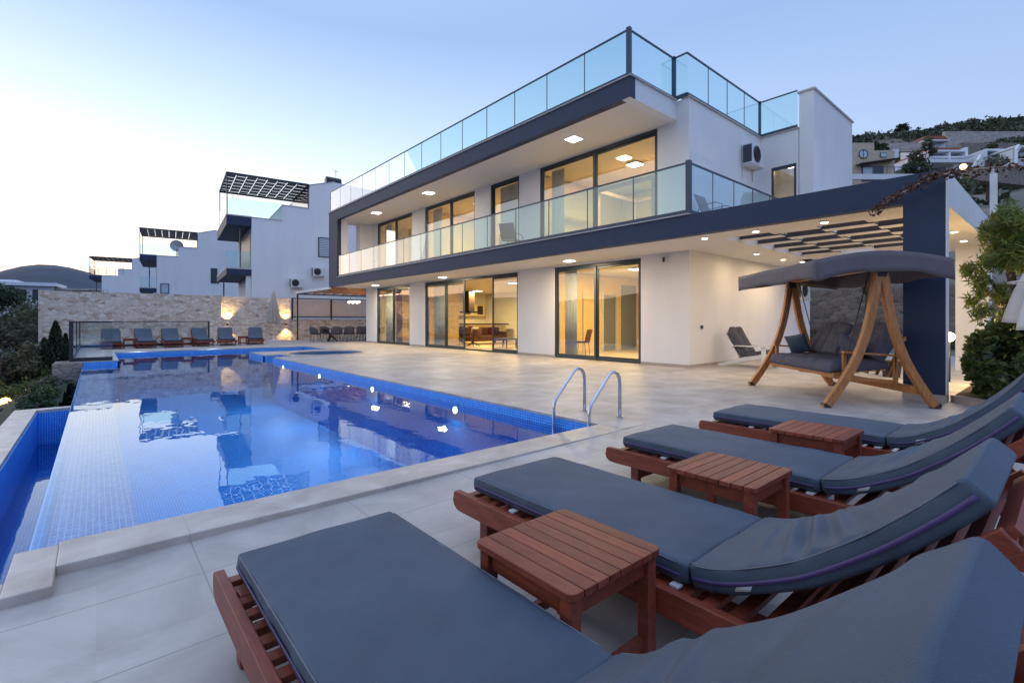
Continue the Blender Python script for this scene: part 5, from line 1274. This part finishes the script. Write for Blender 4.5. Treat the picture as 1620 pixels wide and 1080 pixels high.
# mimosa like tree over the hedge, right edge
t = thing('garden_tree', 'bushy tree with narrow yellow green leaves beside the terrace roof corner', 'tree', (11.3, .45, 0))
b = MB(); b.tube([(0, 0, 0), (.1, 0, 1.0), (-.1, .2, 1.8), (.1, .3, 2.6)], [.09, .08, .06, .03], 9)
for q in ((-.7, .55, 2.1), (.9, .4, 2.6), (-.3, -.3, 2.7), (.5, .9, 2.2), (-1.2, .2, 1.9)): b.tube([(0, .02, 1.0), (q[0]*.5, q[1]*.5, (q[2]+1.0)/2), q], [.05, .035, .012], 7)
b.build('trunk', 'bark', t)
cs = subclump(.2, .12, 2.55, 1.2, .5, .80, 24, rn, .34)+subclump(-.75, .42, 2.15, .55, .33, .5, 10, rn, .4)+subclump(.6, -.7, 2.6, 1.3, .8, .9, 14, rn, .36)+subclump(.4, -.1, 1.45, .95, .45, .6, 12, rn, .36)+subclump(-.6, .5, 1.6, .5, .28, .4, 6, rn, .4)
leafobj('crown', leaves(clumps(cs, 17000, rn, .15), .155, rn, .14, .5), 'leaf_mimosa', t)
# hedge: three shrubs
for i, (x, y, lab, cs_) in enumerate(((10.0, .88, 'dark hedge shrub at the foot of the navy pillar', [(0, .0, .40, .45, .28, .40), (.5, .05, .55, .5, .26, .45), (-.45, -.15, .22, .4, .3, .24)]),
        (11.3, .62, 'dark round hedge shrub below the yellow green tree', [(0, .2, .70, .85, .38, .65), (.8, .0, .95, .7, .5, .6), (-.3, -.2, .6, .6, .4, .5)]),
        (9.7, .25, 'hedge shrub with reddish leaves behind the farthest front lounger', [(0, 0, .45, .55, .45, .45), (.6, -.4, .6, .8, .6, .6), (-.5, -.5, .35, .5, .5, .4), (1.2, -.3, .8, .8, .6, .6)]),
        (13.6, .55, 'light green hedge shrub at the foot of the rear pillar', [(0, .2, .65, .9, .4, .5), (1.0, .2, .7, .8, .4, .5)]))):
    sub = [q for c in cs_ for q in subclump(*c, 7, rn, .5)]
    shrub('hedge_shrub', lab, 'shrub', sub, 4600 if i != 3 else 2600, .095 if i != 3 else .10, 'leaf_hedge' if i != 3 else 'leaf_bright', 60+i, .55, loc=(x, y, .05), group='hedge shrubs beside the terrace')
sub = [q for y in np.arange(1.5, 15, 1.1) for q in subclump(0, y-8, .35, .5, .7, .45, 4, rn, .5)]
shrub('hedge', 'low green hedge with yellow flowers along the dark garden wall', 'hedge', sub, 9000, .09, 'leaf_bright', 71, loc=(23.3, 8, 0), stems=10)
t = thing('garden_lamp', 'warm lit garden lamp in the hedge right of the navy pillar', 'garden lamp', (12.7, 1.60, 0))
b = MB(); b.tube([(0, 0, 0), (0, 0, .80)], .02, 8); b.build('pole', 'black_metal', t)
b = MB(); bmesh.ops.create_uvsphere(b.bm, u_segments=14, v_segments=10, radius=.09); bmesh.ops.translate(b.bm, verts=b.bm.verts, vec=(0, 0, .88)); b.build('globe', 'lamp_warm', t)
lamp('light', (-.6, -.45, 1.0), 70, (1, .66, .28), size=.13, typ='POINT', parent=t)
# dry creeper hanging over the terrace roof, from the tree at the right
pv = [at(px, py, D_) for px, py, D_ in ((1383, 336, 7.45), (1396, 323, 7.4), (1420, 309, 7.25), (1445, 296, 7.1), (1465, 285, 6.98), (1480, 279, 6.88), (1500, 275, 6.8), (1535, 269, 6.75), (1575, 265, 6.7), (1630, 262, 6.6), (1700, 262, 6.5))]
t = thing('dry_creeper', 'brown dry creeper stem hanging across the corner of the terrace roof', 'creeper', pv[5])
b = MB(); b.tube([p-pv[5] for p in pv], [.008, .010, .012, .014, .015, .015, .015, .016, .016, .018, .02], 7); b.build('stem', 'kerb', t)
pp = []
for i in range(len(pv)-1):
    for _ in range(70):
        f = rn.random(); p = pv[i].lerp(pv[i+1], f)-pv[5]; sgm = .035 if i < 4 else .045; pp.append([p.x+rn.normal()*sgm, p.y+rn.normal()*sgm, p.z+rn.normal()*sgm])
leafobj('leaves', leaves(np.array(pp), .055, rn, .6), 'dry_leaf', t)
# twig in front of the rear pillar
t = thing('leafy_twig', 'thin arching twig with round leaves in front of the rear pillar', 'twig', (11.6, .75, .9))
tw = [[(.3, 0, 0), (.1, .05, .25), (-.1, .18, .42), (-.4, .28, .50)], [(.3, 0, 0), (.15, .02, .3), (0, .1, .55), (-.2, .12, .62)], [(.3, 0, -.1), (.0, .1, .15), (-.3, .2, .28)], [(.3, 0, -.6), (.3, 0, 0)]]
b = MB()
for q in tw: b.tube(q, .005, 5)
b.build('stem', 'bark', t); pp = []
for q in tw[:3]:
    for i in range(len(q)-1):
        for _ in range(9): f = rn.random(); pp.append([lerp(q[i][k], q[i+1][k], f)+rn.normal()*.018 for k in range(3)])
leafobj('leaves', leaves(np.array(pp), .05, rn, .8), 'leaf_dark', t)

# left side, below the pool
for i, (px, py, D_, rx, rz_, h_, m, n, sz, nm, lab) in enumerate((
        (30, 520, 24, 2.0, 1.5, 4, 'leaf_olive', 6000, .20, 'olive_tree', 'grey green olive tree at the left edge below the pool terrace'),
        (72, 500, 30, 1.6, 1.25, 4, 'leaf_dark', 5000, .20, 'dark_tree', 'dark tree in front of the left end of the stone wall'),
        (0, 580, 15, 1.1, .8, 3, 'leaf_olive', 5000, .13, 'olive_tree', 'lower olive tree lit warm from below at the left edge'),
        (-20, 480, 34, 2.6, 1.5, 5, 'leaf_dark', 5000, .25, 'dark_tree', 'tall dark tree cut by the left edge of the picture'))):
    p = at(px, py, D_); z0 = -.55+.42*(p.x+1.14) if p.x < -1.14 else -1.5; z0 = max(z0, -9); hh = p.z-z0
    tree(nm, lab, 'tree', (p.x, p.y, z0), hh, (hh, rx, rx, rz_), n, sz, m, 90+i, trunk=.14, nsub=16, asp=.35, shell=.2)
def cypress(px, py, pyb, D_, r, lab, seed):
    p = at(px, py, D_); zb = at(px, pyb, D_).z; H_ = p.z-zb; rnd = np.random.default_rng(seed); n = 6000
    t = thing('cypress', lab, 'cypress', (p.x, p.y, zb), 0); u = rnd.random(n)**.8; a = rnd.random(n)*6.283
    rr = r*np.clip(1-u, 0, 1)**.62*(.35+.65*np.sqrt(rnd.random(n)))*(1+.18*np.sin(a*5+u*9))*np.clip(u*9, .3, 1)
    leafobj('crown', leaves(np.stack([rr*np.cos(a), rr*np.sin(a), u*H_], 1), .10, rnd, .35, -1.5), 'leaf_cypress', t)
    b = MB(); b.tube([(0, 0, -1.5), (0, 0, H_*.8)], [.07, .02], 7); b.build('trunk', 'bark', t)
cypress(88, 508, 660, 17.5, .55, 'narrow dark cypress left of the glass fence', 31)
cypress(70, 535, 670, 16.5, .55, 'lower broad cypress beside the narrow one', 32)
cypress(104, 528, 640, 18.6, .32, 'small young cypress touching the corner post of the glass fence', 33)
for i, (px, py, D_, r, m, lab) in enumerate(((60, 622, 14, .75, 'leaf_bright', 'bright green low bush beside the overflow channel'), (25, 640, 12.5, .7, 'leaf_bright', 'bright green bush at the corner of the overflow channel'), (96, 600, 16, .5, 'leaf_bright', 'green creeper bush against the terrace base wall'),
        (88, 628, 13.6, .55, 'leaf_dark', 'dark bush at the end of the overflow channel coping'), (100, 585, 17.6, .4, 'leaf_olive', 'grey green bush under the corner of the glass fence'), (50, 650, 11.8, .4, 'leaf_olive', 'low grey green bush behind the channel coping'),
        (40, 600, 16, .9, 'leaf_dark', 'dark bush between the olive tree and the channel'), (2, 690, 9.8, .35, 'leaf_bright', 'small lit bush beside the channel coping'), (-12, 640, 13.5, .8, 'leaf_dark', 'dark bush cut by the left edge'), (78, 640, 14.8, .55, 'leaf_dark', 'broad dark low bush behind the overflow channel'))):
    p = at(px, py, D_); sub = subclump(0, 0, 0, r, r, r*.8, 12, rn, .45)
    z0 = p.z
    shrub('bush', lab, 'bush', sub+[(0, 0, -r, r*.6, r*.6, r*.5)], 3000, .085 if D_ > 11 else .05, m, 120+i, .45, loc=(p.x, p.y, z0), group='bushes left of the pool')
for k, (x, y, r, m, w) in enumerate(((-1.75, 11.2, .55, 'leaf_dark', 'first'), (-1.6, 12.9, .5, 'leaf_bright', 'second'), (-1.3, 14.2, .42, 'leaf_dark', 'third'), (-1.2, 15.6, .42, 'leaf_olive', 'fourth'), (-1.25, 17.0, .42, 'leaf_dark', 'fifth'), (-2.4, 14.6, .7, 'leaf_dark', 'widest'), (-2.2, 9.4, .6, 'leaf_bright', 'nearest'))):
    shrub('bush', '%s ground hugging bush along the slope edge beyond the overflow channel' % w, 'bush', subclump(0, 0, 0, r, r*1.3, r*.6, 10, rn, .5), 2400, .085, m, 150+k, .45, loc=(x, y, -.75-.42*max(0, -1.14-x)), group='bushes left of the pool')
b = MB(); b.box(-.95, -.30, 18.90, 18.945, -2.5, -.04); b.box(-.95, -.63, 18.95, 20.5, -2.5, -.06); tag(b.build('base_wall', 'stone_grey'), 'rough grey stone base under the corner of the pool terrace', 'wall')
for px, py, D_, e, w in ((8, 636, 11.6, 45, 'between the bushes at the left edge'), (-14, 600, 13.5, 60, 'under the lower olive tree')):
    p = at(px, py, D_); t = thing('garden_lamp', 'amber lit garden lamp %s' % w, 'garden lamp', p)
    b = MB(); b.tube([(0, 0, -1.8), (0, 0, -.1)], .02, 8); b.build('pole', 'black_metal', t)
    b = MB(); bmesh.ops.create_uvsphere(b.bm, u_segments=12, v_segments=8, radius=.11); b.build('globe', 'lamp_amber', t)
    lamp('light', (0, 0, 0), e, (1, .6, .2), size=.12, typ='POINT', parent=t)
